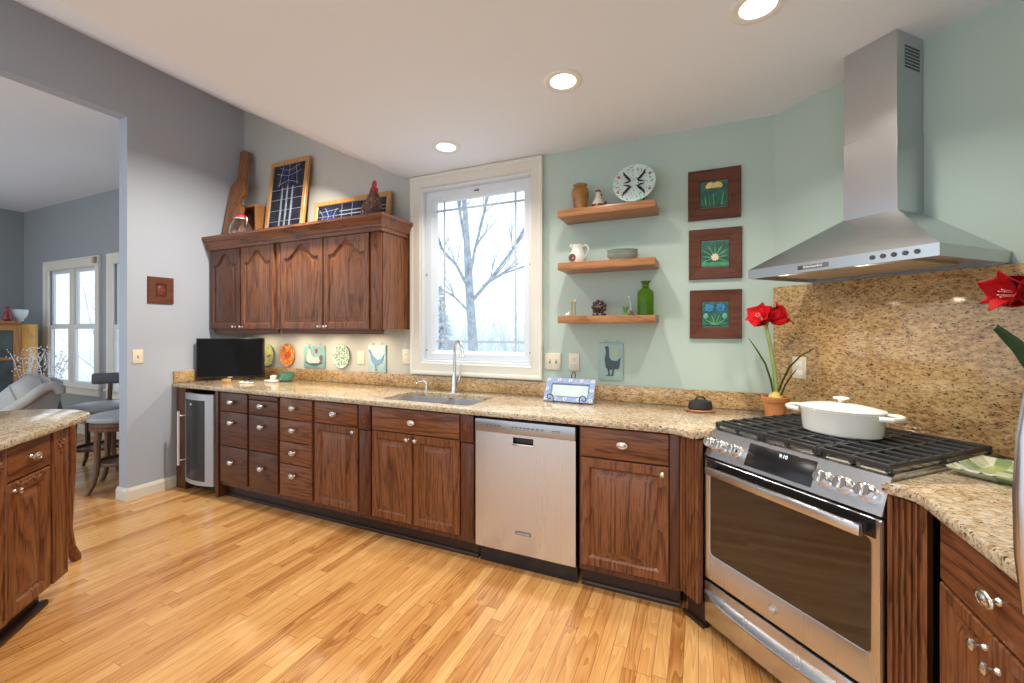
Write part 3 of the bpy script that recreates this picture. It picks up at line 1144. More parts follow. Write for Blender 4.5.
# door panel with a pocket handle cut at top centre
px0, px1, pz0, pz1 = -0.062, 0.062, 0.735, 0.775
mb = MB()
for a, b, z0, z1 in ((-hw, px0, 0.115, 0.79), (px1, hw, 0.115, 0.79), (px0, px1, 0.115, pz0), (px0, px1, pz1, 0.79)):
    mb.box(a, b, 0.0, 0.03, z0, z1)
door = mb.build('door', M['steel'], t, smooth=False)
MB().box(px0 + 0.001, px1 - 0.001, 0.022, 0.03, pz0 + 0.001, pz1 - 0.001).build('pull_recess', M['black'], door, smooth=False)
MB().box(px0 - 0.004, px1 + 0.004, -0.006, 0.004, pz0 - 0.007, pz0 + 0.005, bev=0.002).build('pull_lip', M['chrome'], door)
pan = MB().box(-hw, hw, -0.006, 0.03, 0.791, 0.865, bev=0.004).build('control_strip', pbr('grey_control_strip', (0.40, 0.41, 0.43), 0.32, 0.85, bump=0.02), t)
for i, (x, s) in enumerate([(-0.18, 0.10), (-0.02, 0.10), (0.08, 0.11), (0.20, 0.05)]):
    mb = MB()
    for k in range(4):
        mb.box(x - s / 2 + k * s / 4, x - s / 2 + k * s / 4 + s * 0.16, -0.0068, -0.0058, 0.829, 0.836)
        mb.box(x - s / 2 + k * s / 4, x - s / 2 + k * s / 4 + s * 0.10, -0.0068, -0.0058, 0.822, 0.825)
    mb.build('button_marks', pbr('grey_print', (0.14, 0.14, 0.15), 0.5, var=0.1), pan, smooth=False)
bd = MB().box(-0.046, 0.046, -0.003, 0.001, 0.226, 0.246, bev=0.001).build('badge', pbr('dark_nickel_badge', (0.18, 0.17, 0.16), 0.35, 0.9, bump=0.02), door)
text('badge_lettering', 'KitchenAid', 0.017, M['white'], bd, (0, -0.0035, 0.2355), (pi / 2, 0, 0), 0.0003)
MB().box(-hw + 0.004, hw - 0.004, 0.055, 0.08, 0.0, 0.112).build('kick_plate', M['black'], t, smooth=False)

# ------------------------------------------------------------------ worktops
def slab_with_edge(mb, poly, z0, z1, r=0.010, hole=None):
    """flat slab whose outline is poly (counter clockwise), rim slightly rounded"""
    n = len(poly)

    def offs(d):
        out = []
        for i in range(n):
            a, b, c = Vector(poly[i - 1]), Vector(poly[i]), Vector(poly[(i + 1) % n])
            e1, e2 = (b - a).normalized(), (c - b).normalized()
            n1, n2 = Vector((-e1.y, e1.x)), Vector((-e2.y, e2.x))
            m = (n1 + n2)
            m = m / max(0.3, m.dot(n1))
            out.append(b + m * d)
        return out
    rings = []
    for d, z in ((r, z0), (r * 0.3, z0 + r * 0.3), (0, z0 + r), (0, z1 - r), (r * 0.3, z1 - r * 0.3), (r, z1)):
        rings.append([(p.x, p.y, z) for p in offs(d)])
    if not hole:
        return mb.loft(rings)
    bm = mb.bm
    mb.loft(rings, cap0=False, cap1=False)
    hz = [(z0, 0), (z1 - 0.003, 0), (z1, 1)]
    cx = sum(p[0] for p in hole) / len(hole)
    cy = sum(p[1] for p in hole) / len(hole)
    hr_ = []
    for z, g in hz:
        hr_.append([(x + (0.003 if x > cx else -0.003) * g, y + (0.003 if y > cy else -0.003) * g, z) for x, y in hole])
    mb.loft(hr_, cap0=False, cap1=False)
    bmesh.ops.remove_doubles(bm, verts=bm.verts, dist=1e-6)
    for z in (z0, z1):
        es = [e for e in bm.edges if e.is_boundary and all(abs(v.co.z - z) < 1e-6 for v in e.verts)]
        bmesh.ops.triangle_fill(bm, use_beauty=True, edges=es)
    return mb


RL = -1.494    # range left side (t)
RR = -0.796
cl = [D(RL - 0.004, 3.19), D(RL - 0.004, 2.105), D(RL - 0.022, 2.078), (-0.078, 2.150), (-0.115, 2.170), (-0.16, 2.175)]
SK = (-1.99, -1.29, 2.265, 2.645)   # sink cut-out
# the run left of, around and right of the sink cut-out
t = thing('granite_worktop', 'long speckled gold granite worktop along the back wall with the sink cut-out', 'worktop', (-2.0, 2.5, 0))
t_off = Matrix.Translation((2.0, -2.5, 0))
rr = 0.06
hole = []
for (cx, cy, a0) in ((SK[1] - rr, SK[3] - rr, 0), (SK[0] + rr, SK[3] - rr, 90), (SK[0] + rr, SK[2] + rr, 180), (SK[1] - rr, SK[2] + rr, 270)):
    for k in range(7):
        a = radians(a0 + 15 * k)
        hole.append((cx + rr * cos(a), cy + rr * sin(a)))
outer = [(LX + 0.002, BY - 0.002), (LX + 0.002, 2.175)] + list(reversed(cl)) + [(0.385, BY - 0.004)]
mb = slab_with_edge(MB(), outer, CB, CT, 0.007, hole)
mb.xform(t_off)
top = mb.build('worktop', M['granite'], t)
mb = MB()
mb.box(LX + 0.002, 0.36, BY - 0.022, BY - 0.0015, CT + 0.0005, CT + 0.102, bev=0.004)
mb.box(LX + 0.0015, LX + 0.022, 2.185, BY - 0.0235, CT + 0.0005, CT + 0.102, bev=0.004)
mb.xform(t_off)
mb.build('backsplash_strip', M['slab'], t)

# right hand worktop
rp = [D(RR + 0.004, 3.19), (1.238, 1.955), (1.238, 1.10), (0.578, 1.10), (0.580, 1.48), (0.5825, 1.545), (0.5815, 1.575), (0.574, 1.603), (0.558, 1.624), (0.538, 1.641), (0.5175, 1.657), D(RR + 0.004, 2.196)]
t = thing('granite_worktop', 'short speckled granite worktop to the right of the range with a curved edge', 'worktop', (0.9, 1.6, 0))
mb = MB()
slab_with_edge(mb, list(reversed(rp)), CB, CT, 0.007)
mb.xform(Matrix.Translation((-0.9, -1.6, 0)))
mb.build('worktop', M['granite'], t)

# granite slab behind the range
t = thing('granite_backsplash', 'tall tan granite slab on the diagonal wall behind the range', 'backsplash', (*D(-1.12, 3.22), 0), -pi / 4)
# local x along the wall, y into it
MB().box(-0.585, 0.590, -0.022, -0.0015, CT + 0.0015, 1.628, bev=0.003).build('slab', M['slab'], t)
pl = MB().box(-0.470, -0.395, -0.026, -0.0225, 1.125, 1.243, bev=0.002).build('outlet_plate', M['plate'], t)
mb = MB()
for z in (1.158, 1.205):
    mb.box(-0.450, -0.415, -0.0275, -0.0262, z - 0.014, z + 0.014, bev=0.0004)
mb.build('socket', M['white'], pl)

# ------------------------------------------------------------------ right hand cabinet run
t = thing('base_cabinet', 'oak cabinet on the right with a wide drawer, two doors and a reeded corner board', 'cabinet', (0.6, 1.3, 0), -pi / 2)
# facing -x in the world: local -y faces -x, local x runs toward the camera (world -y)
MB().box(-0.232, 0.2085, 0.021, 0.62, 0.105, CB - 0.0005).build('carcass', M['oakdz'], t, smooth=False)
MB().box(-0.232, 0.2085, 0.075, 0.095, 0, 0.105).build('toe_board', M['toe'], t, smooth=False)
add_drawer(t, -0.222, 0.205, 0.712, Z1, 0, kx=0.03, kz=0.795)
add_door(t, -0.222, -0.002, Z0, 0.704, 0, (-0.02, 0.662), stile=0.045)
add_door(t, 0.004, 0.205, Z0, 0.704, 0, (0.026, 0.640), stile=0.045)
o = fluted(0.096, Z1 - 0.12, 5).build('reeded_board', M['oakz'], t)
fa = D(-0.7945, 2.188)
o.location = (-(fa[1] - 1.3), fa[0] - 0.6, 0.125)
o.rotation_euler = (0, 0, pi / 4)
o2 = MB().box(0.0, 0.096, 0.05, 0.07, 0, 0.12).build('corner_toe_board', M['toe'], t, smooth=False)
o2.location = (o.location.x, o.location.y, 0)
o2.rotation_euler = (0, 0, pi / 4)

# ------------------------------------------------------------------ upper cabinets
UY = 2.48


def upper(label, x0, x1, group):
    t = thing('upper_cabinet', label, 'cabinet', ((x0 + x1) / 2, 2.65, 0), group=group)
    ox = (x0 + x1) / 2
    mb = MB().box(x0 - ox + 0.0006, x1 - ox - 0.0006, UY + 0.021 - 2.65, BY - 0.002 - 2.65, 1.388, 2.15)
    mb.build('carcass', [M['oakz']], t, smooth=False)
    mb = MB().box(x0 - ox + 0.03, x1 - ox - 0.012, UY + 0.030 - 2.65, UY + 0.05 - 2.65, 1.352, 1.3875, bev=0.003)
    mb.box(x0 - ox + 0.03, x1 - ox - 0.012, UY + 0.022 - 2.65, UY + 0.055 - 2.65, 1.376, 1.3875, bev=0.003)
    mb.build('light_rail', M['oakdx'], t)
    return t, ox


yu = UY - 2.65
t, ox = upper('left upper cabinet in the corner above the television, two arched doors', LX + 0.003, -3.30, 'upper cabinets')
add_door(t, -4.205 - ox, -3.787 - ox, 1.395, 2.125, yu, (-3.845 - ox, 1.412), 0.105, (M['oakdz'], M['oakdz']))
add_door(t, -3.768 - ox, -3.338 - ox, 1.395, 2.125, yu, (-3.745 - ox, 1.412), 0.105, (M['oakz'], M['oakz']))
for ux in UNDER[:2]:
    MB().lathe([(0.036, 0), (0.036, 0.010), (0.030, 0.014), (0, 0.014)], c=(ux - ox, -0.04, 1.3715), seg=20).build('under_light', M['white'], t)
t, ox = upper('right upper cabinet beside the window, two arched doors and carved stiles', -3.30, -2.165, 'upper cabinets')
add_door(t, -3.252 - ox, -2.765 - ox, 1.395, 2.125, yu, (-2.79 - ox, 1.412), 0.105)
add_door(t, -2.752 - ox, -2.285 - ox, 1.395, 2.125, yu, (-2.725 - ox, 1.412), 0.105)
for ux in UNDER[2:]:
    MB().lathe([(0.036, 0), (0.036, 0.010), (0.030, 0.014), (0, 0.014)], c=(ux - ox, -0.04, 1.3715), seg=20).build('under_light', M['white'], t)
for (a, b) in ((-3.296, -3.262), (-2.268, -2.172)):
    s = MB().box(a - ox, b - ox, yu + 0.004, yu + 0.022, 1.392, 2.128, bev=0.003).build('carved_stile', M['oakz'], t)
    mb = MB()
    rosette(mb, ((a + b) / 2 - ox, yu + 0.003, 2.03), 0.5 * min(0.045, (b - a) * 0.5))
    mb.build('carved_rosette', M['oakz'], s)
# crown: mitred round the front and the right end
t = MB()
cp = [(0.0, 2.125), (-0.012, 2.125), (-0.014, 2.150), (-0.022, 2.158), (-0.026, 2.178), (-0.044, 2.205), (-0.058, 2.222), (-0.062, 2.226), (-0.062, 2.245), (0.0, 2.245)]
r1 = [(LX + 0.003, UY + d, z) for d, z in cp]
r2 = [(-2.165 - d, UY + d, z) for d, z in cp]
r3 = [(-2.165 - d, BY - 0.036, z) for d, z in cp]
t.loft([r1, r2, r3])
t.box(LX + 0.003, -2.165, UY + 0.001, BY - 0.003, 2.2255, 2.2445)
t.box(LX + 0.004, -2.166, UY + 0.001, BY - 0.003, 2.1505, 2.2250)
tag(t.build('crown_molding', M['oakx'], None, True, 25), 'stepped oak crown molding on top of the upper cabinets', 'molding')

# ------------------------------------------------------------------ floating shelves
def shelf(z, label):
    mb = MB().box(-0.30, 0.30, -0.118, 0.0985, -0.023, 0.023, bev=0.003)
    o = mb.build('floating_shelf', M['shelf'])
    o.location = (-0.530, 2.72, z)
    return tag(o, label, 'shelf', 'floating shelves')


SH = [2.133, 1.793, 1.452]
shelf(SH[0], 'topmost thick wooden wall shelf, holding the vase and the painted plate')
shelf(SH[1], 'middle thick wooden wall shelf, holding the pitcher and bowls')
shelf(SH[2], 'lowest thick wooden wall shelf, holding the green bottle')
SH = [z + 0.0235 for z in SH]

# ================================================================== RANGE (local x along the front, y into the wall)
RO = D(-1.145, 2.16)
t = thing('gas_range', 'stainless steel slide-in gas range with black grates and a dark oven window', 'range', (RO[0], RO[1], 0), -pi / 4)
HW = 0.346
RD = 0.70
MB().box(-HW + 0.004, HW - 0.004, 0.032, RD, 0.055, 0.8115).box(-HW + 0.004, HW - 0.004, 0.1205, RD, 0.8115, 0.905).build('body', M['darkgap'], t, smooth=False)
for x in (-0.30, 0.30):
    for y in (0.08, 0.6):
        MB().lathe([(0.02, 0), (0.02, 0.02), (0.012, 0.025), (0.012, 0.056)], c=(x, y, 0), seg=14).build('foot', M['black'], t)
# storage drawer
dr = MB().box(-HW, HW, 0, 0.03, 0.052, 0.240, bev=0.004).build('storage_drawer', M['steel'], t)
mb = MB()
rings = []
for i in range(25):
    x = -HW + 0.004 + (2 * HW - 0.008) * i / 24
    u = x / HW
    e = 1 - u * u
    zz = 0.196 - 0.022 * e
    d = -0.006 - 0.030 * min(1, e * 2.4)
    rings.append([(x, 0.001, zz - 0.004), (x, d + 0.012, zz - 0.002), (x, d + 0.002, zz + 0.003), (x, d, zz - 0.001), (x, d + 0.004, zz - 0.010), (x, 0.001, zz - 0.040)])
mb.loft(rings)
mb.build('bowed_handle', M['steel'], dr)
# oven door: frame with rounded window
mb = MB()
wx, wz0, wz1 = 0.316, 0.368, 0.735


def rrect(x0, x1, z0, z1, r, y, n=6):
    p = []
    for cx, cz, a0 in ((x1 - r, z1 - r, 0), (x0 + r, z1 - r, 90), (x0 + r, z0 + r, 180), (x1 - r, z0 + r, 270)):
        for k in range(n + 1):
            a = radians(a0 + 90 * k / n)
            p.append((cx + r * cos(a), y, cz + r * sin(a)))
    return p


mb.loft([rrect(-HW, HW, 0.252, 0.800, 0.004, 0.03), rrect(-HW, HW, 0.252, 0.800, 0.004, 0.004), rrect(-HW + 0.004, HW - 0.004, 0.256, 0.796, 0.004, 0.0), rrect(-wx - 0.006, wx + 0.006, wz0 - 0.006, wz1 + 0.006, 0.024, 0.0), rrect(-wx, wx, wz0, wz1, 0.018, 0.003), rrect(-wx, wx, wz0, wz1, 0.018, 0.012)], cap0=True, cap1=False)
door = mb.build('oven_door', M['steel'], t)
mb = MB()
mb.loft([rrect(-wx, wx, wz0, wz1, 0.018, 0.004), rrect(-wx, wx, wz0, wz1, 0.018, 0.010)])
mb.build('oven_window', M['ovenglass'], door)
MB().box(-wx - 0.015, wx + 0.015, -0.0015, 0.004, 0.738, 0.797).build('vent_strip', M['black'], door, smooth=False)
mb = MB()
mb.box(-0.290, 0.318, -0.058, -0.040, 0.748, 0.784, bev=0.006)
hb = mb.build('handle_bar', M['steel'], door)
for x in (-0.276, 0.304):
    MB().box(x - 0.012, x + 0.012, -0.042, 0.001, 0.756, 0.782, bev=0.004).build('handle_bracket', M['black'], door)
bd = MB().lathe([(0.0, 0), (0.019, 0), (0.019, 0.001), (0.0175, 0.002), (0.016, 0.0012), (0, 0.0012)], seg=32, mat=Matrix.Translation((-0.012, 0, 0.308)) @ Matrix.Rotation(pi / 2, 4, 'X')).build('round_emblem', pbr('grey_emblem', (0.42, 0.42, 0.43), 0.35, 0.9, bump=0.02), door)
mb = MB()
for k in range(4):
    a0 = pi / 2 * k
    pts = [(-0.012 + cos(a0 + j * 0.22) * (0.0135 - 0.0012 * j), -0.0016, 0.308 + sin(a0 + j * 0.22) * (0.0135 - 0.0012 * j)) for j in range(7)]
    mb.tube(pts, 0.0008, 5)
for sx in (-1, 1):
    mb.tube([(-0.012 + sx * (0.003 + 0.0035 * cos(a)), -0.0016, 0.308 + 0.005 * sin(a)) for a in [2 * pi * j / 10 for j in range(9)]], 0.0008, 5)
mb.build('emblem_script', M['white'], bd)
# sloped control panel
mb = MB()
pf = [(0.0, 0.812), (0.052, 0.926), (0.075, 0.934), (0.12, 0.934), (0.12, 0.812)]
mb.prism(pf, -HW, HW, 'YZ')
pan = mb.build('control_panel', M['steel'], t, smooth=False)
ang = math.atan2(0.052, 0.114)


def on_panel(x, s, lift=0.0):
    """point on the sloped face: s = 0 bottom .. 1 top"""
    return Matrix.Translation((x, 0.052 * s - lift * cos(ang), 0.812 + 0.114 * s + lift * sin(ang))) @ Matrix.Rotation(-ang, 4, 'X')


mb = MB().box(-0.145, 0.128, -0.0015, 0.003, -0.048, 0.048, bev=0.001, mat=on_panel(0, 0.50, 0.0))
ds = mb.build('display', M['screen'], pan)
tx = text('clock_digits', '9:10', 0.020, pbr('pale_blue_digits', (0.5, 0.6, 0.7), 0.5, emit=(0.65, 0.82, 1.0, 1.2), var=0.02), ds, (0, 0, 0), (0, 0, 0), 0.0002)
tx.matrix_local = on_panel(0.005, 0.74, 0.0022) @ Matrix.Rotation(pi / 2, 4, 'X')
kx = [-0.318, -0.262, -0.192, 0.168, 0.232, 0.298]
R = Matrix.Rotation(pi / 2, 4, 'X')
mb = MB()
mb.lathe([(0.027, 0), (0.027, 0.006), (0.0215, 0.010), (0.0215, 0.014)], seg=28, mat=R)
mb.lathe([(0.0215, 0.014), (0.0235, 0.016), (0.0225, 0.040), (0.020, 0.0425), (0, 0.0425)], seg=28, mat=R)
mb.box(-0.0045, 0.0045, -0.046, -0.040, -0.019, 0.019, bev=0.001)
KN = mb.mesh('burner_knob', M['chrome'])
for x in kx:
    k = inst(KN, 'burner_knob', t)
    k.matrix_local = on_panel(x, 0.47, 0.0003)
# cooktop
mb = MB().box(-HW, HW, 0.1205, RD + 0.005, 0.9055, 0.934, bev=0.004)
ct = mb.build('cooktop', M['steel'], t)
for (x, y, r) in ((-0.22, 0.27, 0.045), (-0.22, 0.53, 0.035), (0.0, 0.40, 0.042), (0.22, 0.27, 0.05), (0.22, 0.53, 0.035)):
    MB().lathe([(r + 0.012, 0.934), (r + 0.010, 0.940), (r, 0.941), (r, 0.946), (r - 0.004, 0.950), (0, 0.950)], c=(x, y, 0), seg=28).build('burner', M['blackm'], t)
# three grate sections
gz = 0.966
for gi in range(3):
    gx0 = -0.338 + 0.2265 * gi
    gx1 = gx0 + 0.2225
    mb = MB()
    b = 0.006
    for y in (0.066, 0.668):
        mb.box(gx0, gx1, y - b, y + b, gz - 0.020, gz - 0.004, bev=0.002)
    for x in (gx0 + b, gx1 - b):
        mb.box(x - b, x + b, 0.066, 0.668, gz - 0.020, gz - 0.004, bev=0.002)
    for x in (gx0 + b, gx1 - b, (gx0 + gx1) / 2):
        for y in (0.066, 0.367, 0.668):
            mb.box(x - b * 1.2, x + b * 1.2, y - b * 1.2, y + b * 1.2, 0.9345, gz - 0.006, bev=0.001)
    for k in range(9):     # fingers run across each section and rise to the cooking plane
        y = 0.099 + 0.067 * k
        mb.box(gx0 + 0.002, gx1 - 0.002, y - 0.0055, y + 0.0055, gz - 0.014, gz, bev=0.0025)
    mb.box((gx0 + gx1) / 2 - b, (gx0 + gx1) / 2 + b, 0.066, 0.668, gz - 0.016, gz - 0.003, bev=0.002)
    mb.build('grate', M['ironhi'], t)

# ------------------------------------------------------------------ range hood
HO = D(-1.137, 3.22)
t = thing('range_hood', 'stainless steel chimney hood above the range', 'range hood', (HO[0], HO[1], 0), -pi / 4)
hx, hd, z0, z1, zt = 0.355, 0.474, 1.632, 1.676, 1.878
cx, cd = 0.100, 0.191


def hr(x, d, z, i=0.0):
    return [(-x + i, -d + i, z), (x - i, -d + i, z), (x - i, -0.0015, z), (-x + i, -0.0015, z)]


mb = MB()
mb.loft([hr(hx, hd, z0), hr(hx, hd, z1 - 0.001), hr(hx - 0.001, hd - 0.001, z1), hr(cx + 0.004, cd + 0.004, zt)], cap0=False)
mb.loft([hr(hx, hd, z0), hr(hx, hd, z0, 0.012), hr(hx, hd, z0 + 0.012, 0.012)], cap0=False, cap1=True)
can = mb.build('canopy', pbr('satin_hood_steel', (0.55, 0.56, 0.57), 0.27, 1.0, var=0.03, vscale=2), t, angle=15)
MB().box(-0.25, 0.25, -0.40, -0.10, z0 + 0.004, z0 + 0.0115).build('filter', pbr('aluminium_mesh', (0.55, 0.50, 0.42), 0.4, 0.9, bump=0.4, bscale=300), can, smooth=False)
for x in (-0.215, 0.10):
    MB().lathe([(0, 0), (0.028, 0), (0.030, 0.003), (0.026, 0.0065)], c=(x, -0.435, z0 + 0.005), seg=24).build('hood_light', M['canlens'], can)
bd = MB().box(-0.062, 0.062, -hd - 0.002, -hd + 0.001, 1.644, 1.662, bev=0.0008)
bd.xform(Matrix.Translation((-0.05, 0, 0)))
bd = bd.build('badge', pbr('dark_nickel_badge', (0.18, 0.17, 0.16), 0.35, 0.9), can)
text('badge_lettering', 'KitchenAid', 0.017, M['white'], bd, (-0.05, -hd - 0.0022, 1.653), (pi / 2, 0, 0), 0.0002)
for k in range(5):
    MB().lathe([(0.0085, 0), (0.0085, 0.003), (0.007, 0.0045), (0, 0.0045)], seg=16, mat=Matrix.Translation((0.165 + 0.033 * k, -hd, 1.655)) @ Matrix.Rotation(pi / 2, 4, 'X')).build('push_button', pbr('dark_steel_button', (0.10, 0.10, 0.10), 0.35, 0.8, bump=0.02), can)
MB().box(-cx, cx, -cd, -0.0015, zt - 0.006, 2.22, bev=0.001).build('lower_duct_cover', M['steelz'], t, angle=20)
up = MB().box(-cx + 0.002, cx - 0.002, -cd + 0.002, -0.0015, 2.2205, CEIL - 0.001, bev=0.001).build('upper_duct_cover', M['steelz'], t, angle=20)
mb = MB()
for k in range(7):
    mb.box(cx - 0.003, cx - 0.0014, -0.135, -0.030, 2.475 + 0.014 * k, 2.483 + 0.014 * k)
mb.build('vent_grille', M['black'], up, smooth=False)
for x in (-0.215, 0.10):
    w = Matrix.Translation((HO[0], HO[1], 0)) @ Matrix.Rotation(-pi / 4, 4, 'Z') @ Vector((x, -0.435, z0 + 0.002))
    lamp('hood_lamp', w, 1.6, 0.05, (1.0, 0.84, 0.62), spread=150)

# ------------------------------------------------------------------ covered oval dutch oven on the grates
po = Matrix.Translation((RO[0], RO[1], 0)) @ Matrix.Rotation(-pi / 4, 4, 'Z') @ Vector((0.025, 0.345, gz + 0.0005))
t = thing('dutch_oven', 'white enamelled oval dutch oven with a lid standing on the range', 'pot', po, radians(-30))
ax, ay = 0.142, 0.102
M['enamel'] = pbr('cream_white_enamel', (0.80, 0.78, 0.72), 0.14, coat=0.5, var=0.015)
mb = MB().lathe([(0.0, 0.0), (0.86, 0.0), (0.93, 0.006), (0.96, 0.03), (1.0, 0.098), (1.02, 0.104), (1.0, 0.108), (0.95, 0.106), (0.9, 0.09)], seg=56, mat=Matrix.Diagonal((ax, ay, 1, 1)))
body = mb.build('body', M['enamel'], t)
for s in (-1, 1):
    mb = MB()
    pts = [(s * (ax * 0.94), -0.055, 0.094), (s * (ax + 0.030), -0.048, 0.096), (s * (ax + 0.046), -0.024, 0.097), (s * (ax + 0.049), 0, 0.097), (s * (ax + 0.046), 0.024, 0.097), (s * (ax + 0.030), 0.048, 0.096), (s * (ax * 0.94), 0.055, 0.094)]
    mb.tube(pts, 0.011, 10, flat=0.8)
    mb.build('handle', M['enamel'], t)
t.scale = (1, 1, 0.9)
lid = MB().lathe([(1.02, 0.1085), (1.035, 0.112), (1.02, 0.117), (0.93, 0.121), (0.6, 0.131), (0.25, 0.137), (0, 0.138)], seg=56, mat=Matrix.Diagonal((ax, ay, 1, 1))).build('lid', M['enamel'], t)
mb = MB().lathe([(0.012, 0.137), (0.009, 0.145), (0.012, 0.150), (0.022, 0.156), (0.022, 0.161), (0.012, 0.165), (0, 0.166)], seg=20)
for k in range(8):
    a = 2 * pi * k / 8
    mb.ball((cos(a) * 0.022, sin(a) * 0.022, 0.1585), (0.006, 0.006, 0.004), 8, 6)
mb.build('lid_knob', M['white'], lid)

# ------------------------------------------------------------------ amaryllis in a clay pot (twice)
M['terra'] = pbr('terracotta', (0.55, 0.22, 0.075), 0.7, var=0.15, vscale=14, bump=0.08)
M['petal'] = pbr('scarlet_petal', (0.44, 0.004, 0.010), 0.6, spec=0.2, var=0.25, vscale=24)
M['leaf'] = pbr('deep_green_leaf', (0.035, 0.10, 0.022), 0.35, var=0.3, vscale=14)
M['stem'] = pbr('pale_green_stem', (0.25, 0.33, 0.10), 0.4, var=0.15, vscale=18)
M['bulb'] = pbr('yellow_bulb', (0.62, 0.47, 0.12), 0.5, var=0.2, vscale=30)


def strap_leaf(pts, widths, face):
    """strap leaf with a keel: cross-section is a shallow V with thickness; face = side direction"""
    mb = MB()
    rings = []
    n = len(pts)
    for i, (p, w) in enumerate(zip(pts, widths)):
        p = Vector(p)
        tn = (Vector(pts[min(i + 1, n - 1)]) - Vector(pts[max(i - 1, 0)])).normalized()
        sd = (Vector(face) - tn * tn.dot(Vector(face))).normalized()
        nm = tn.cross(sd)
        rings.append([p - sd * w + nm * w * 0.2, p - nm * 0.0016, p + sd * w + nm * w * 0.2, p + nm * 0.0022])
    mb.loft(rings)
    return mb


def bloom(parent, base, direction, L=0.095, W=0.030, open_=58, seed=0):
    rng = random.Random(seed)
    d = Vector(direction).normalized()
    quat = d.to_track_quat('X', 'Z').to_matrix().to_4x4()
    mb = MB()
    for k in range(6):
        a = 2 * pi * k / 6 + rng.uniform(-0.1, 0.1)
        rings = []
        op = radians(open_ + rng.uniform(-8, 8))
        LL, WW = L * (1.0 if k % 2 else 0.94), W * (1.05 if k % 2 else 0.88)
        for i in range(11):
            s = i / 10
            w = WW * (sin(pi * min(1.0, 0.10 + 0.80 * s)) ** 0.9) * (1 - s ** 4) + 0.0015
            th = 0.18 + op * (s ** 1.3)         # angle away from the axis grows: a flaring trumpet
            if i == 0:
                pos = Vector((0, 0, 0.004))
            else:
                pos = pos + Vector((cos(th), 0, sin(th))) * (LL / 10)
            nrm = Vector((-sin(th), 0, cos(th)))
            ring = []
            for j in range(7):
                v = -1 + 2 * j / 6
                ring.append(pos + Vector((0, v * w, 0)) - nrm * (abs(v) ** 1.5 * w * 0.35) + nrm * 0.003 * sin(9 * s + 4 * v + k))
            ring += [p + nrm * 0.0012 for p in reversed(ring)]
            rings.append([quat @ (Matrix.Rotation(a, 4, 'X') @ p) + Vector(base) for p in ring])
        mb.loft(rings)
    o = mb.build('bloom', M['petal'], parent, angle=80)
    mb = MB()
    for k in range(6):
        a = 2 * pi * k / 6 + 0.4
        e = d * (L * 0.72) + quat.to_3x3() @ Vector((0, cos(a) * 0.010, sin(a) * 0.010 - 0.006))
        mb.tube([Vector(base) + d * 0.01, Vector(base) + e * 0.6, Vector(base) + e], 0.0011, 5)
        mb.ball(Vector(base) + e, (0.003, 0.003, 0.002), 6, 4)
    mb.build('stamens', pbr('pale_pink_stamen', (0.75, 0.45, 0.38), 0.5, var=0.1), o)
    return o


def clay_pot(parent, r, h):
    mb = MB().lathe([(0, 0), (r * 0.70, 0), (r * 0.72, 0.003), (r * 0.94, h * 0.76), (r * 1.02, h * 0.77), (r * 1.06, h * 0.80), (r * 1.10, h * 0.99), (r * 1.08, h), (r * 0.98, h), (r * 0.95, h * 0.90), (0, h * 0.88)], seg=36)
    p = mb.build('clay_pot', M['terra'], parent)
    MB().lathe([(0, h * 0.885), (r * 0.5, h * 0.90), (r * 0.93, h * 0.892), (r * 0.94, h * 0.87), (0, h * 0.86)], seg=28).build('soil', pbr('dark_soil', (0.05, 0.03, 0.018), 0.95, bump=0.6, bscale=120), p)
    MB().lathe([(0, h * 0.86), (r * 0.50, h * 0.88), (r * 0.56, h * 0.98), (r * 0.42, h * 1.12), (r * 0.22, h * 1.22), (0, h * 1.24)], seg=24).build('bulb', M['bulb'], parent)
    return p


cr = Vector((cos(0.41644), sin(0.41644), 0))     # sideways as one faces the window wall from the room
cf = Vector((-sin(0.41644), cos(0.41644), 0))
t = thing('potted_amaryllis', 'red amaryllis in a clay pot in the corner left of the range', 'potted plant', (0.372, 2.605, CT + 0.0005))
clay_pot(t, 0.060, 0.115)
P = lambda a, z, b=0.0: tuple(cr * a + cf * b + Vector((0, 0, z)))
MB().tube([P(0.008, 0.12), P(-0.002, 0.24), P(-0.024, 0.37), P(-0.050, 0.490)], [0.011, 0.010, 0.0095, 0.009], 12).build('stem', M['stem'], t)
MB().tube([P(-0.050, 0.485), P(-0.066, 0.508), P(-0.082, 0.545)], [0.010, 0.010, 0.002], 10).build('spathe', M['bulb'], t)
MB().tube([P(-0.048, 0.485), P(-0.044, 0.505), P(-0.04, 0.520)], [0.008, 0.0085, 0.007], 10).build('flower_neck', M['stem'], t)
bloom(t, P(-0.053, 0.510), tuple(cr * -0.60 + cf * -0.38 + Vector((0, 0, 0.40))), 0.118, 0.056, 58, 1)
bloom(t, P(-0.030, 0.515), tuple(cr * 0.72 + cf * -0.42 + Vector((0, 0, 0.50))), 0.112, 0.056, 56, 2)
bloom(t, P(-0.043, 0.512), tuple(cr * -0.08 + cf * 0.30 + Vector((0, 0, 0.80))), 0.090, 0.046, 52, 3)
for pts, wd in (([P(-0.008, 0.12), P(-0.020, 0.20), P(-0.050, 0.29), P(-0.100, 0.37), P(-0.142, 0.425)], [0.010, 0.013, 0.013, 0.010, 0.003]),
                ([P(0.012, 0.12), P(0.030, 0.20, -0.02), P(0.053, 0.275, -0.04), P(0.090, 0.335, -0.07), P(0.135, 0.375, -0.10)], [0.011, 0.016, 0.017, 0.013, 0.002]),
                ([P(0.018, 0.12, -0.02), P(0.038, 0.18, -0.03), P(0.062, 0.225, -0.035), P(0.085, 0.262, -0.04)], [0.011, 0.016, 0.013, 0.002])):
    strap_leaf(pts, wd, cr * 0.8 + cf * 0.6).build('leaf', M['leaf'], t)

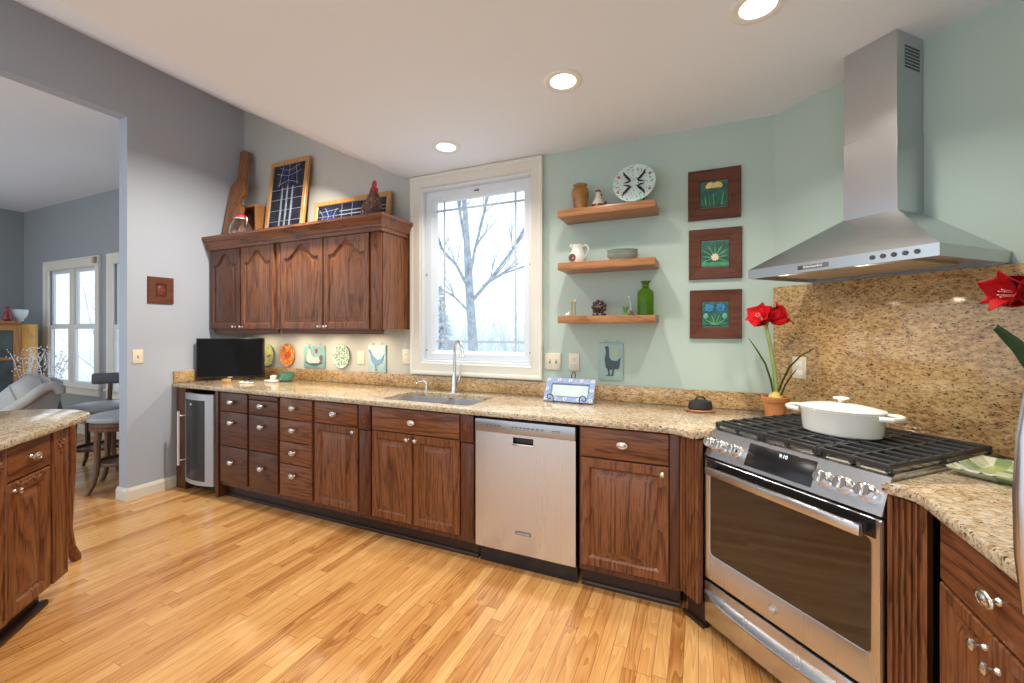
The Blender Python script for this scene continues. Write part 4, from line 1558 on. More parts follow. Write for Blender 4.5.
t = thing('potted_amaryllis', 'red amaryllis cut by the right edge of the view, on the right worktop', 'potted plant', (0.87, 1.62, CT + 0.0005))
clay_pot(t, 0.062, 0.115)
MB().tube([P(0.0, 0.12), P(-0.005, 0.25), P(-0.012, 0.40), P(-0.020, 0.53)], [0.011, 0.010, 0.0095, 0.009], 12).build('stem', M['stem'], t)
MB().tube([P(-0.020, 0.525), P(-0.028, 0.55), P(-0.03, 0.58)], [0.010, 0.010, 0.002], 10).build('spathe', M['bulb'], t)
bloom(t, P(-0.035, 0.565), tuple(cr * -0.88 + cf * 0.15 + Vector((0, 0, 0.10))), 0.122, 0.044, 30, 5)
bloom(t, P(-0.01, 0.560), tuple(cr * 0.70 + cf * -0.45 + Vector((0, 0, 0.35))), 0.12, 0.052, 60, 6)
for pts, wd in (([P(-0.012, 0.12, -0.02), P(-0.030, 0.24, -0.02), P(-0.075, 0.352, -0.03), P(-0.140, 0.428, -0.04), P(-0.212, 0.478, -0.05)], [0.012, 0.019, 0.021, 0.019, 0.009]),
                ([P(0.012, 0.12), P(0.04, 0.24), P(0.10, 0.36), P(0.17, 0.44)], [0.011, 0.017, 0.016, 0.003])):
    strap_leaf(pts, wd, cr * 0.75 + Vector((0, 0, 0.65))).build('leaf', M['leaf'], t)

# ------------------------------------------------------------------ sink and taps
t = thing('kitchen_sink', 'stainless double bowl sink set under the worktop below the window', 'sink', (-1.64, 2.455, 0))
mb = MB()
def bowl(x0, x1, y0, y1, zt, zb):
    rr = 0.05
    def rg(i, z):
        p = []
        for cx, cy, a0 in ((x1 - rr - i, y1 - rr - i, 0), (x0 + rr + i, y1 - rr - i, 90), (x0 + rr + i, y0 + rr + i, 180), (x1 - rr - i, y0 + rr + i, 270)):
            for k in range(6):
                a = radians(a0 + 18 * k)
                p.append((cx + rr * cos(a), cy + rr * sin(a), z))
        return p
    return MB().loft([rg(-0.008, zt), rg(0, zt), rg(0.004, zb + 0.03), rg(0.03, zb), rg(0.036, zb - 0.004), rg(-0.003, zb - 0.004), rg(-0.008, zt - 0.02)], cap0=False, cap1=False).loft([rg(0.03, zb), rg(0.034, zb - 0.002)], cap0=True, cap1=True)


for x0, x1 in ((-0.345, -0.02), (0.005, 0.345)):
    b = bowl(x0, x1, -0.185, 0.185, CB - 0.0008, CB - 0.20).build('bowl', pbr('satin_sink_steel', (0.58, 0.60, 0.63), 0.36, 0.75, bump=0.02), t)
    MB().lathe([(0.04, 0), (0.04, 0.003), (0.03, 0.002), (0, 0.001)], c=((x0 + x1) / 2, 0.02, CB - 0.199), seg=20).build('drain', M['chrome'], b)

t = thing('kitchen_faucet', 'brushed nickel gooseneck pull-down faucet behind the sink', 'faucet', (-1.665, 2.705, CT + 0.0005), radians(52))
mb = MB().lathe([(0, 0), (0.030, 0), (0.030, 0.006), (0.026, 0.012), (0.024, 0.05), (0.022, 0.10), (0.016, 0.13), (0.0125, 0.15), (0, 0.15)], seg=24)
mb.build('base', M['chrome'], t)
pts = [(0, 0, 0.14), (0, 0, 0.30)] + [(0, -0.075 + 0.075 * cos(a), 0.30 + 0.085 * sin(a)) for a in [pi * k / 12 for k in range(1, 11)]]
MB().tube(pts, 0.0115, 14).build('gooseneck', M['chrome'], t)
e = Vector(pts[-1])
MB().tube([e + Vector((0, 0.004, 0.010)), e + Vector((0, -0.006, -0.02)), e + Vector((0, -0.014, -0.055)), e + Vector((0, -0.018, -0.07))], [0.013, 0.0145, 0.019, 0.021], 16).build('spray_head', M['chrome'], t)
MB().tube([(0.020, 0, 0.065), (0.036, 0, 0.085), (0.046, 0, 0.13), (0.044, 0, 0.19), (0.047, 0, 0.205)], [0.011, 0.011, 0.0085, 0.006, 0.007], 12).build('lever', M['chrome'], t)
t = thing('soap_dispenser', 'small nickel soap dispenser with a curved spout beside the faucet', 'soap dispenser', (-1.915, 2.705, CT + 0.0005))
MB().lathe([(0, 0), (0.021, 0), (0.021, 0.005), (0.013, 0.010), (0.011, 0.045), (0.016, 0.052), (0.015, 0.068), (0, 0.072)], seg=20).build('base', M['chrome'], t)
MB().tube([(0, 0, 0.062), (-0.025, -0.015, 0.074), (-0.052, -0.030, 0.070), (-0.066, -0.040, 0.052)], [0.0075, 0.0075, 0.007, 0.0065], 12).build('spout', M['chrome'], t)

# ------------------------------------------------------------------ things on the worktop
t = thing('television', 'small black flat television on the worktop in the left corner', 'television', (-3.965, 2.52, CT + 0.0005), radians(38))
scr = MB().box(-0.275, 0.275, -0.012, 0.030, 0.022, 0.388, bev=0.004).build('casing', M['black'], t)
MB().box(-0.267, 0.267, -0.0135, -0.0118, 0.037, 0.381).build('screen', M['tvscreen'], scr, smooth=False)
MB().box(-0.02, 0.02, -0.0145, -0.0118, 0.0245, 0.032, bev=0.001).build('status_light', M['pewter'], scr)
for x in (-0.17, 0.17):
    MB().tube([(x, -0.075, 0.0045), (x, -0.02, 0.010), (x, 0.005, 0.026), (x, 0.03, 0.010), (x, 0.09, 0.0045)], 0.0045, 8).build('leg', M['black'], t)
o = MB().box(-0.027, 0.027, -0.024, 0.024, 0, 0.034, bev=0.003).build('wooden_block', M['frameoak'])
o.location = (-3.80, 2.375, CT + 0.0005)
o.rotation_euler = (0, 0, 0.25)
tag(o, 'little pale wooden block in front of the television', 'block')
t = thing('white_adapter', 'flat white adapter box with a plug beside the television', 'adapter', (-3.50, 2.60, CT + 0.0005), 0.1)
MB().box(-0.07, 0.07, -0.035, 0.035, 0, 0.016, bev=0.006).build('case', M['white'], t)
MB().box(-0.03, 0.01, -0.01, 0.03, 0.0165, 0.055, bev=0.006).build('plug', M['white'], t)
rng = random.Random(5)
pts = [(-3.72 + 0.012 * k, 2.43 + 0.03 * sin(k * 1.1) + 0.01 * rng.random(), CT + 0.004 + 0.004 * (k % 3 == 1)) for k in range(14)]
tag(MB().tube(pts, 0.0028, 6).build('power_cord', M['white']), 'thin white cord lying loosely in front of the television', 'cord')

t = thing('green_bowl', 'small green glazed bowl against the backsplash under the orange plate', 'bowl', (-3.395, 2.655, CT + 0.0005))
MB().lathe([(0, 0), (0.035, 0), (0.040, 0.004), (0.058, 0.028), (0.061, 0.055), (0.058, 0.080), (0.054, 0.080), (0.056, 0.055), (0.050, 0.025), (0, 0.012)], seg=32).build('body', pbr('teal_green_glaze', (0.075, 0.25, 0.17), 0.2, var=0.3, vscale=18), t)

# blue serving tray on an iron easel
t = thing('plate_easel', 'black wrought iron easel with curled feet holding the blue tray', 'easel', (-0.765, 2.64, CT + 0.0005), radians(-1))
for s in (-1, 1):
    x = s * 0.085
    mb = MB()
    pts = [(x, 0.07, 0.004), (x, -0.055, 0.004), (x, -0.062, 0.02)]
    for k in range(1, 16):
        a = pi / 2 - 0.42 * k
        r = 0.026 - 0.0013 * k
        pts.append((x + s * (0.026 - r * sin(a + 0) * 1.0), -0.062, 0.024 + 0.010 + r * cos(a)))
    mb.tube(pts, 0.0032, 7)
    mb.build('curled_foot', M['blackm'], t)
mb = MB()
mb.tube([(-0.085, 0.05, 0.004), (0.085, 0.05, 0.004)], 0.003, 7)
mb.tube([(-0.012, 0.05, 0.004), (-0.012, 0.105, 0.165), (-0.008, 0.108, 0.182), (0, 0.109, 0.187), (0.008, 0.108, 0.182), (0.012, 0.105, 0.165), (0.012, 0.05, 0.004)], 0.0032, 7)
mb.build('back_rest', M['blackm'], t)
tilt = Matrix.Translation((-0.765, 2.64, CT + 0.0095)) @ Matrix.Rotation(radians(-1), 4, 'Z') @ Matrix.Translation((0, -0.040, 0)) @ Matrix.Rotation(radians(-32), 4, 'X')
t = thing('serving_tray', 'blue rectangular ceramic tray with white rings, leaning on the black easel', 'tray')
M['blueglaze'] = pbr('periwinkle_glaze', (0.26, 0.34, 0.55), 0.25, var=0.12, vscale=40)
M['paleglaze'] = pbr('pale_aqua_glaze', (0.55, 0.68, 0.66), 0.2, var=0.15, vscale=14)
mb = MB()
A, B = 0.165, 0.165
def tr(i, j, y, flare=0.0):
    return [(-A + i, y, j), (A - i, y, j), (A - i, y, B - j), (-A + i, y, B - j)]
mb.loft([tr(0.006, 0.006, 0.012), tr(0, 0, 0.006), tr(0, 0, 0.0), tr(0.036, 0.034, 0.006), tr(0.044, 0.042, 0.018), tr(0.044, 0.042, 0.024)], cap0=False)
body = mb.build('rim', M['blueglaze'], t)
MB().box(-A + 0.045, A - 0.045, 0.0155, 0.0178, 0.043, B - 0.043).build('well', M['paleglaze'], t, smooth=False)
dots = [(-0.148, B - 0.017), (-0.075, B - 0.017), (0.0, B - 0.017), (0.075, B - 0.017), (0.148, B - 0.017), (-0.148, 0.085), (0.148, 0.085), (-0.148, 0.017), (-0.02, 0.017), (0.07, 0.017), (-0.085, 0.017), (0.148, 0.017)]
for x, z in dots:
    mb = MB()
    pts = [(x + 0.009 * cos(a), 0.0 + 0.001, z + 0.009 * sin(a)) for a in [2 * pi * k / 14 for k in range(15)]]
    mb.tube(pts, 0.0032, 6)
    mb.build('white_ring', M['white'], body)
t.matrix_world = tilt

# black butter dish on a wooden board
t = thing('butter_dish', 'black cast iron covered dish with a loop handle on a small wooden board', 'covered dish', (0.010, 2.655, CT + 0.0005), radians(15))
MB().lathe([(0, 0), (0.9, 0), (1, 0.003), (1, 0.009), (0.96, 0.012), (0, 0.012)], seg=36, mat=Matrix.Diagonal((0.083, 0.058, 1, 1))).build('board', M['shelf'], t)
dish = MB().lathe([(0, 0.0125), (0.9, 0.0125), (1.0, 0.018), (0.98, 0.040), (0.88, 0.058), (0.6, 0.066), (0, 0.068)], seg=36, mat=Matrix.Diagonal((0.066, 0.044, 1, 1))).build('cover', M['blackm'], t)
MB().tube([(-0.026, 0, 0.064), (-0.022, 0, 0.076), (-0.008, 0, 0.082), (0.008, 0, 0.082), (0.022, 0, 0.076), (0.026, 0, 0.064)], 0.0045, 8).build('loop_handle', M['blackm'], dish)

# glass tray on right worktop
t = thing('mosaic_glass_tray', 'square fused glass tray with green and cream panes, on the right worktop', 'tray', (*D(-0.655, 2.775), CT + 0.0005), radians(-42))
M['mosaic'] = pattern('fused_glass_panes', (0.05, 0.06, 0.045), [(0.35, 0.42, 0.16), (0.62, 0.62, 0.50), (0.22, 0.32, 0.14), (0.50, 0.55, 0.40), (0.66, 0.64, 0.52), (0.30, 0.40, 0.30)], 26, 0.75, 0.08, 0.25)
mb = MB()
T = 0.130
def gt(i, z):
    return [(-T + i, -T + i, z), (T - i, -T + i, z), (T - i, T - i, z), (-T + i, T - i, z)]
mb.loft([gt(0.035, 0.0), gt(0.030, 0.0), gt(0.0, 0.022), gt(0.002, 0.027), gt(0.032, 0.006), gt(0.06, 0.005)])
mb.build('tray_glass', M['mosaic'], t, angle=20)

# ------------------------------------------------------------------ refrigerator just outside the view; its bowed handle shows
t = thing('refrigerator', 'stainless refrigerator at the right edge, seen only by its bowed handle', 'refrigerator', (0.60, 0.63, 0))
MB().box(0.012, 0.635, -0.44, 0.455, 0.04, 1.80, bev=0.006).build('cabinet', pbr('grey_fridge_side', (0.30, 0.30, 0.31), 0.4, 0.6, bump=0.02), t)
d = MB().box(-0.05, 0.010, 0.008, 0.450, 0.06, 1.80, bev=0.008).build('door', M['steelz'], t)
MB().box(-0.05, 0.010, -0.44, 0.002, 0.06, 1.80, bev=0.008).build('door', M['steelz'], t)
mb = MB()
mb.tube([(-0.048, 0.392, 0.855), (-0.062, 0.396, 0.862), (-0.074, 0.397, 0.90), (-0.083, 0.398, 1.00), (-0.085, 0.398, 1.10), (-0.081, 0.398, 1.20), (-0.069, 0.397, 1.30), (-0.060, 0.396, 1.335), (-0.048, 0.392, 1.342)], 0.0125, 14)
mb.build('bowed_handle', M['steelz'], d)

# ================================================================== WALL ART AND SWITCHES
def switch_plate(label, x, z, w, h, kind, wall='back', mat=None):
    """cover plate on the back wall (faces -y) or on the left wall (faces +x)"""
    if wall == 'back':
        t = thing('outlet_plate' if kind == 'outlet' else 'switch_plate', label, 'outlet' if kind == 'outlet' else 'light switch', (x, BY - 0.0012, z))
    else:
        t = thing('switch_plate', label, 'light switch', (LX + 0.0012, x, z), pi / 2)
    MB().box(-w / 2, w / 2, -0.006, 0, -h / 2, h / 2, bev=0.002).build('cover', M['plate'], t)
    if kind == 'outlet':
        for dz in (-0.02, 0.02):
            s = MB().box(-0.015, 0.015, -0.0075, -0.0062, dz - 0.013, dz + 0.013, bev=0.0005).build('socket', M['plate'], t)
            for dx in (-0.006, 0.006):
                MB().box(dx - 0.0014, dx + 0.0014, -0.0080, -0.0072, dz - 0.003, dz + 0.006).build('slot', M['platedark'], s, smooth=False)
    elif kind == 'rocker':
        MB().box(-0.016, 0.016, -0.0085, -0.0062, -0.032, 0.032, bev=0.001).build('rocker', M['plate'], t)
    else:
        for dx in ((0,) if kind == 'toggle' else (-0.023, 0.023)):
            MB().box(dx - 0.005, dx + 0.005, -0.008, -0.0062, -0.012, 0.012).build('slot', M['platedark'], t, smooth=False)
            MB().box(dx - 0.0035, dx + 0.0035, -0.016, -0.006, -0.002, 0.009, bev=0.001).build('toggle', M['plate'], t)
    return t


switch_plate('ivory rocker switch under the cabinets between the dotted plate and the bluebird tile', -2.68, 1.145, 0.075, 0.115, 'rocker')
switch_plate('ivory outlet on the back wall left of the kitchen window', -2.195, 1.165, 0.075, 0.118, 'outlet')
switch_plate('ivory double light switch right of the kitchen window', -0.932, 1.165, 0.115, 0.118, 'double')
switch_plate('ivory outlet above the blue tray, right of the double switch', -0.780, 1.165, 0.075, 0.118, 'outlet')
switch_plate('ivory toggle switch on the left wall below the brown plaque', 1.930, 1.165, 0.072, 0.115, 'toggle', 'left')

ry = BY - 0.0012


def wall_oval(name, label, x, z, rx, rz, mats, cat='plate', rim=0.18):
    t = thing(name, label, cat, (x, ry, z))
    R = Matrix.Rotation(pi / 2, 4, 'X')
    MB().lathe([(0, 0.004), (0.55, 0.0), (1.0, 0.016), (1.0, 0.020), (1 - rim, 0.012), (0.3, 0.008), (0, 0.008)], seg=40, mat=Matrix.Diagonal((rx, 1, rz, 1)) @ R).build('dish', mats, t)
    return t


t = wall_oval('oval_plate', 'pale green oval wall plate nearest the television, with a raised yellow centre', -3.855, 1.140, 0.088, 0.108, pbr('pale_green_glaze', (0.42, 0.46, 0.22), 0.25, var=0.25, vscale=22))
MB().lathe([(0, 0.0), (0.030, 0.0), (0.026, 0.008), (0.012, 0.011), (0, 0.011)], seg=20, mat=Matrix.Translation((0, -0.0085, 0.01)) @ Matrix.Rotation(pi / 2, 4, 'X')).build('flower_centre', pbr('olive_yellow_glaze', (0.50, 0.42, 0.13), 0.3, var=0.25, vscale=30), t)
t = wall_oval('oval_plate', 'orange oval wall plate with a poppy pattern, above the green bowl', -3.580, 1.144, 0.098, 0.107, pattern('poppy_glaze', (0.72, 0.20, 0.03), [(0.80, 0.42, 0.06), (0.72, 0.12, 0.02), (0.78, 0.55, 0.16), (0.62, 0.10, 0.02), (0.40, 0.36, 0.08)], 38, 0.42, 0.22))
mb = MB()
for k in range(6):
    a = 2 * pi * k / 6
    mb.ball((cos(a) * 0.024, -0.0105, sin(a) * 0.024), (0.016, 0.003, 0.011), 10, 6, mat=Matrix.Rotation(-a, 4, 'Y'))
mb.ball((0, -0.012, 0), (0.010, 0.004, 0.010), 10, 6)
mb.build('poppy', pbr('deep_orange_glaze', (0.62, 0.08, 0.012), 0.25, var=0.2), t)
t = wall_oval('oval_plate', 'white oval wall plate covered in green dots, left of the rocker switch', -2.894, 1.152, 0.096, 0.104, pattern('green_dot_glaze', (0.62, 0.66, 0.56), [(0.05, 0.20, 0.10), (0.10, 0.28, 0.13), (0.04, 0.16, 0.12)], 62, 0.46, 0.35, 0.6))


def shape(parent, name, pts, y, th, mat):
    """flat cut shape (x, z outline) laid on a tile facing -y"""
    mb = MB().prism(pts, y - th, y, 'XZ')
    return mb.build(name, mat, parent, angle=30)


def tile(name, label, x0, x1, z0, z1, th, mat):
    cx, cz = (x0 + x1) / 2, (z0 + z1) / 2
    t = thing(name, label, 'wall tile', (cx, ry, cz))
    w, h = (x1 - x0) / 2, (z1 - z0) / 2
    MB().box(-w, w, -th, 0, -h, h, bev=0.003).build('tile', mat, t)
    for s in (-1, 1):
        MB().tube([(s * w * 0.5, -th * 0.5, h - 0.004), (s * w * 0.5, -th * 0.5, h + 0.012), (s * w * 0.5 + 0.004, -0.002, h + 0.018)], 0.0022, 6).build('hanger', M['pewter'], t)
    return t, w, h, -th


M['aqua'] = pbr('aqua_glass', (0.22, 0.40, 0.39), 0.3, var=0.15, vscale=20)
M['palaqua'] = pbr('pale_aqua_glass', (0.38, 0.53, 0.53), 0.3, var=0.12, vscale=16)
t, w, h, y = tile('hen_tile', 'aqua glass wall tile with a white hen, third piece from the television', -3.362, -3.098, 1.038, 1.240, 0.012, M['aqua'])
E_ = lambda cx, cz, rx, rz, n=20, a0=0, a1=2 * pi: [(cx + rx * cos(a0 + (a1 - a0) * k / n), cz + rz * sin(a0 + (a1 - a0) * k / n)) for k in range(n if a1 - a0 > 6.2 else n + 1)]
shape(t, 'nest', [(-0.105, -0.045)] + [(-0.105 + 0.21 * k / 10, -0.060 - 0.028 * sin(pi * k / 10)) for k in range(11)] + [(0.105, -0.045)], y - 0.0002, 0.0025, pbr('dark_teal_glass', (0.05, 0.13, 0.13), 0.2, var=0.2))
shape(t, 'hen_body', [(-0.062, 0.075), (-0.048, 0.068), (-0.030, 0.020), (-0.010, -0.008), (0.035, -0.002), (0.075, -0.010), (0.085, -0.035), (0.060, -0.058), (-0.055, -0.062), (-0.088, -0.045), (-0.092, -0.015), (-0.075, 0.035)], y - 0.003, 0.002, pbr('white_glass', (0.60, 0.56, 0.50), 0.4, var=0.15, vscale=40))
shape(t, 'tail', [(0.068, -0.004), (0.098, 0.022), (0.108, -0.005), (0.100, -0.030), (0.085, -0.040), (0.074, -0.025)], y - 0.0055, 0.002, pbr('brown_glass', (0.22, 0.10, 0.07), 0.2, var=0.2))
shape(t, 'comb', [(-0.066, 0.076), (-0.060, 0.088), (-0.052, 0.082), (-0.046, 0.088), (-0.046, 0.070)], y - 0.0055, 0.0015, pbr('dark_red_glass', (0.35, 0.05, 0.05), 0.2, var=0.2))
shape(t, 'red_dot', E_(0.030, 0.052, 0.016, 0.022), y - 0.0005, 0.002, MATS['dark_red_glass'])
t, w, h, y = tile('bluebird_tile', 'pale aqua glass wall tile with a blue bird, left of the outlet', -2.588, -2.400, 1.022, 1.255, 0.014, M['palaqua'])
shape(t, 'bird', [(-0.080, 0.080), (-0.066, 0.070), (-0.050, 0.030), (-0.020, 0.010), (0.010, -0.010), (0.045, 0.000), (0.080, 0.040), (0.070, -0.010), (0.050, -0.035), (0.020, -0.052), (0.000, -0.058), (-0.035, -0.048), (-0.055, -0.020), (-0.066, 0.030), (-0.090, 0.068)], y - 0.0002, 0.003, pbr('slate_blue_glass', (0.16, 0.26, 0.42), 0.2, var=0.2))
shape(t, 'legs', [(-0.022, -0.050), (-0.012, -0.090), (-0.028, -0.094), (-0.002, -0.096), (0.008, -0.088), (-0.004, -0.086), (-0.010, -0.052)], y - 0.0034, 0.002, MATS['slate_blue_glass'])
t, w, h, y = tile('long_necked_bird_tile', 'clear aqua glass wall tile with a dark long necked bird, under the shelves', -0.608, -0.450, 1.052, 1.300, 0.010, pbr('sea_glass', (0.34, 0.48, 0.45), 0.2, var=0.1))
dk = pbr('charcoal_glass', (0.035, 0.055, 0.06), 0.2, var=0.3, vscale=60)
shape(t, 'bird', [(-0.040, 0.095), (-0.018, 0.105), (-0.012, 0.085), (-0.010, 0.030), (0.005, 0.008), (0.040, 0.005), (0.064, 0.030), (0.058, -0.020), (0.050, -0.048), (0.020, -0.050), (-0.010, -0.055), (-0.034, -0.040), (-0.040, 0.010), (-0.032, 0.070)], y - 0.0002, 0.003, dk)
for a, b in ((-0.022, -0.016), (0.012, 0.006)):
    shape(t, 'leg', [(a, -0.045), (b, -0.085), (b - 0.020, -0.092), (b + 0.012, -0.094), (b + 0.010, -0.084), (a + 0.012, -0.045)], y - 0.0034, 0.002, dk)
shape(t, 'moon', E_(0.030, 0.062, 0.020, 0.019), y - 0.0002, 0.002, pbr('yellow_green_glass', (0.45, 0.48, 0.20), 0.2, var=0.2))

# framed relief tiles
def framed_tile(label, x0, x1, z0, z1, kind):
    cx, cz = (x0 + x1) / 2, (z0 + z1) / 2
    w, h = (x1 - x0) / 2, (z1 - z0) / 2
    t = thing('framed_tile', label, 'framed art', (cx, ry, cz), group='framed flower tiles')
    mb = MB()
    def rc(i, y):
        return [(-w + i, y, -h + i), (w - i, y, -h + i), (w - i, y, h - i), (-w + i, y, h - i)]
    iw = w - 0.068
    r = [rc(0, 0), rc(0, -0.018), rc(0.004, -0.022), rc(w - iw - 0.004, -0.014), rc(w - iw, -0.011), rc(w - iw, 0)]
    mb.loft(r + [r[0]], cap0=False, cap1=False)
    mb.build('frame', M['mahog'], t, angle=10)
    g = pbr('dark_teal_tile', (0.018, 0.11, 0.075), 0.5, var=0.5, vscale=30)
    tl = MB().box(-iw + 0.0005, iw - 0.0005, -0.009, -0.001, -iw, iw).build('tile', g, t, smooth=False)
    y = -0.0105
    gr1 = pbr('leaf_green_glaze', (0.05, 0.26, 0.10), 0.2, var=0.3, vscale=30)
    gr2 = pbr('light_green_glaze', (0.16, 0.40, 0.20), 0.2, var=0.3, vscale=30)
    yel = pbr('butter_yellow_glaze', (0.76, 0.60, 0.20), 0.25, var=0.15, vscale=30)
    cream = pbr('cream_glaze', (0.76, 0.66, 0.46), 0.25, var=0.15)
    blue = pbr('cobalt_glaze', (0.03, 0.20, 0.42), 0.2, var=0.35, vscale=40)
    s = iw
    if kind == 0:
        for k in range(7):
            x = (-0.9 + 0.3 * k) * s
            mb = MB()
            mb.tube([(x * 0.9, y, -0.93 * s), (x, y, -0.5 * s), (x * 1.02 + 0.06 * s * (1 if x > 0 else -1), y, (-0.05 + 0.08 * (k % 2)) * s)], [0.003, 0.0045, 0.001], 6)
            mb.build('leaf', gr2 if k % 2 else gr1, tl)
        for x in (-0.26, 0.26):
            mb = MB()
            for k in range(5):
                a = pi * (0.0 + k / 4)
                mb.ball((x * s + cos(a) * 0.2 * s, y, 0.66 * s + sin(a) * 0.16 * s - 0.02 * s), (0.16 * s, 0.003, 0.17 * s), 10, 6)
            mb.ball((x * s, y - 0.001, 0.58 * s), (0.12 * s, 0.003, 0.1 * s), 10, 6)
            mb.build('yellow_flower', yel, tl)
    elif kind == 1:
        for k in range(9):
            a = pi * (-0.12 + 1.24 * k / 8)
            mb = MB().tube([(cos(a) * 0.25 * s, y, -0.3 * s + sin(a) * 0.25 * s), (cos(a) * 0.75 * s, y, -0.3 * s + sin(a) * 0.75 * s), (cos(a) * min(1.2, 0.93 / max(0.3, abs(cos(a)))) * s * 0.98, y, -0.3 * s + sin(a) * 1.1 * s)], [0.002, 0.004, 0.001], 6)
            mb.build('ray', gr2, tl)
        mb = MB()
        for k in range(9):
            a = 2 * pi * k / 9
            mb.ball((cos(a) * 0.20 * s, y, -0.28 * s + sin(a) * 0.20 * s), (0.11 * s, 0.0025, 0.07 * s), 8, 6, mat=Matrix.Rotation(-a, 4, 'Y'))
        mb.ball((0, y - 0.001, -0.28 * s), (0.11 * s, 0.003, 0.11 * s), 10, 6)
        mb.build('cream_daisy', cream, tl)
        MB().prism([(-0.98 * s, -0.98 * s), (0.98 * s, -0.98 * s), (0.98 * s, -0.72 * s), (0.3 * s, -0.62 * s), (-0.4 * s, -0.70 * s), (-0.98 * s, -0.6 * s)], y - 0.001, y + 0.002, 'XZ').build('grass', gr1, tl)
    else:
        for x in (-0.42, 0.42):
            mb = MB()
            for k in range(8):
                a = 2 * pi * k / 8
                mb.ball((x * s + cos(a) * 0.24 * s, y, 0.52 * s + sin(a) * 0.22 * s), (0.17 * s, 0.003, 0.12 * s), 8, 6, mat=Matrix.Rotation(-a, 4, 'Y'))
            mb.ball((x * s, y - 0.001, 0.52 * s), (0.15 * s, 0.003, 0.14 * s), 8, 6)
            mb.build('blue_flower', blue, tl)
            mb = MB().ball((x * 1.7 * s, y, -0.16 * s), (0.2 * s, 0.003, 0.24 * s), 10, 6)
            mb.build('bud', pbr('sea_green_glaze', (0.12, 0.38, 0.30), 0.2, var=0.3), tl)
        for k in range(9):
            a = pi * (0.06 + 0.88 * k / 8)
            MB().tube([(0, y, -0.9 * s), (cos(a) * 0.5 * s, y, -0.9 * s + sin(a) * 0.5 * s), (cos(a) * 0.9 * s, y, -0.85 * s + sin(a) * 0.85 * s)], [0.003, 0.004, 0.001], 6).build('leaf', gr2 if k % 2 else gr1, tl)


framed_tile('brown framed tile of two yellow flowers, topmost of three', -0.058, 0.229, 2.053, 2.352, 0)
framed_tile('brown framed tile of a cream daisy with rays, middle of three', -0.053, 0.235, 1.693, 1.994, 1)
framed_tile('brown framed tile of blue flowers over green leaves, lowest of three', -0.048, 0.233, 1.334, 1.626, 2)

# plaque on the left wall (faces +x)
t = thing('wall_plaque', 'small square red brown plaque on the left wall above the toggle switch', 'plaque', (LX + 0.0012, 2.09, 1.723), pi / 2)
MB().frame(-0.094, 0.094, -0.112, 0.112, 0.055, -0.016, 0, bev=0.003).build('frame', M['mahog'], t)
MB().box(-0.0385, 0.0385, -0.008, -0.001, -0.0565, 0.0565).build('tile', pbr('oxblood_tile', (0.10, 0.026, 0.020), 0.3, var=0.3, vscale=40), t, smooth=False)
mb = MB().ball((0, -0.009, 0), (0.028, 0.004, 0.040), 14, 8)
mb.build('relief', pbr('rust_tile', (0.16, 0.045, 0.03), 0.3, var=0.3, vscale=60), t)

# ================================================================== ON THE SHELVES
SY = 2.725


def at(x, i, y=SY):
    return (x, y, SH[i] + 0.0003)


t = thing('amber_vase', 'amber brown glazed vase on the left end of the top shelf', 'vase', at(-0.713, 0))
MB().lathe([(0, 0), (0.036, 0), (0.039, 0.004), (0.046, 0.05), (0.056, 0.11), (0.057, 0.135), (0.050, 0.158), (0.042, 0.166), (0.042, 0.172), (0.048, 0.182), (0.045, 0.184), (0.037, 0.170), (0.036, 0.12), (0, 0.10)], seg=36).build('body', pbr('amber_glaze', (0.36, 0.17, 0.035), 0.22, var=0.4, vscale=16), t)
t = thing('hen_figurine', 'small white ceramic hen with a brown base on the top shelf', 'figurine', at(-0.594, 0), radians(20))
MB().lathe([(0, 0), (0.040, 0), (0.044, 0.010), (0.044, 0.030), (0.040, 0.042), (0, 0.042)], seg=24, sy=0.7).build('brown_base', pbr('red_brown_glaze', (0.16, 0.035, 0.02), 0.25, var=0.2), t)
MB().lathe([(0, 0.0425), (0.039, 0.0425), (0.036, 0.055), (0.022, 0.080), (0.015, 0.100), (0.015, 0.112), (0.011, 0.122), (0, 0.126)], seg=20, sy=0.72).build('body', pbr('cream_speckle_glaze', (0.70, 0.62, 0.48), 0.3, var=0.2, vscale=50), t)
mb = MB()
for k in range(4):
    mb.ball((-0.012 + 0.008 * k, 0, 0.128 + 0.004 * sin(k)), (0.0055, 0.004, 0.008), 8, 6)
mb.ball((0.020, 0, 0.104), (0.006, 0.004, 0.007), 8, 6)
mb.build('comb', pbr('brick_red_glaze', (0.30, 0.07, 0.05), 0.3, var=0.2), t)
MB().lathe([(0, 0), (0.010, 0.0), (0.003, 0.020), (0, 0.022)], seg=10, mat=Matrix.Translation((0.040, 0, 0.045)) @ Matrix.Rotation(radians(35), 4, 'Y')).build('tail', MATS['red_brown_glaze'], t)

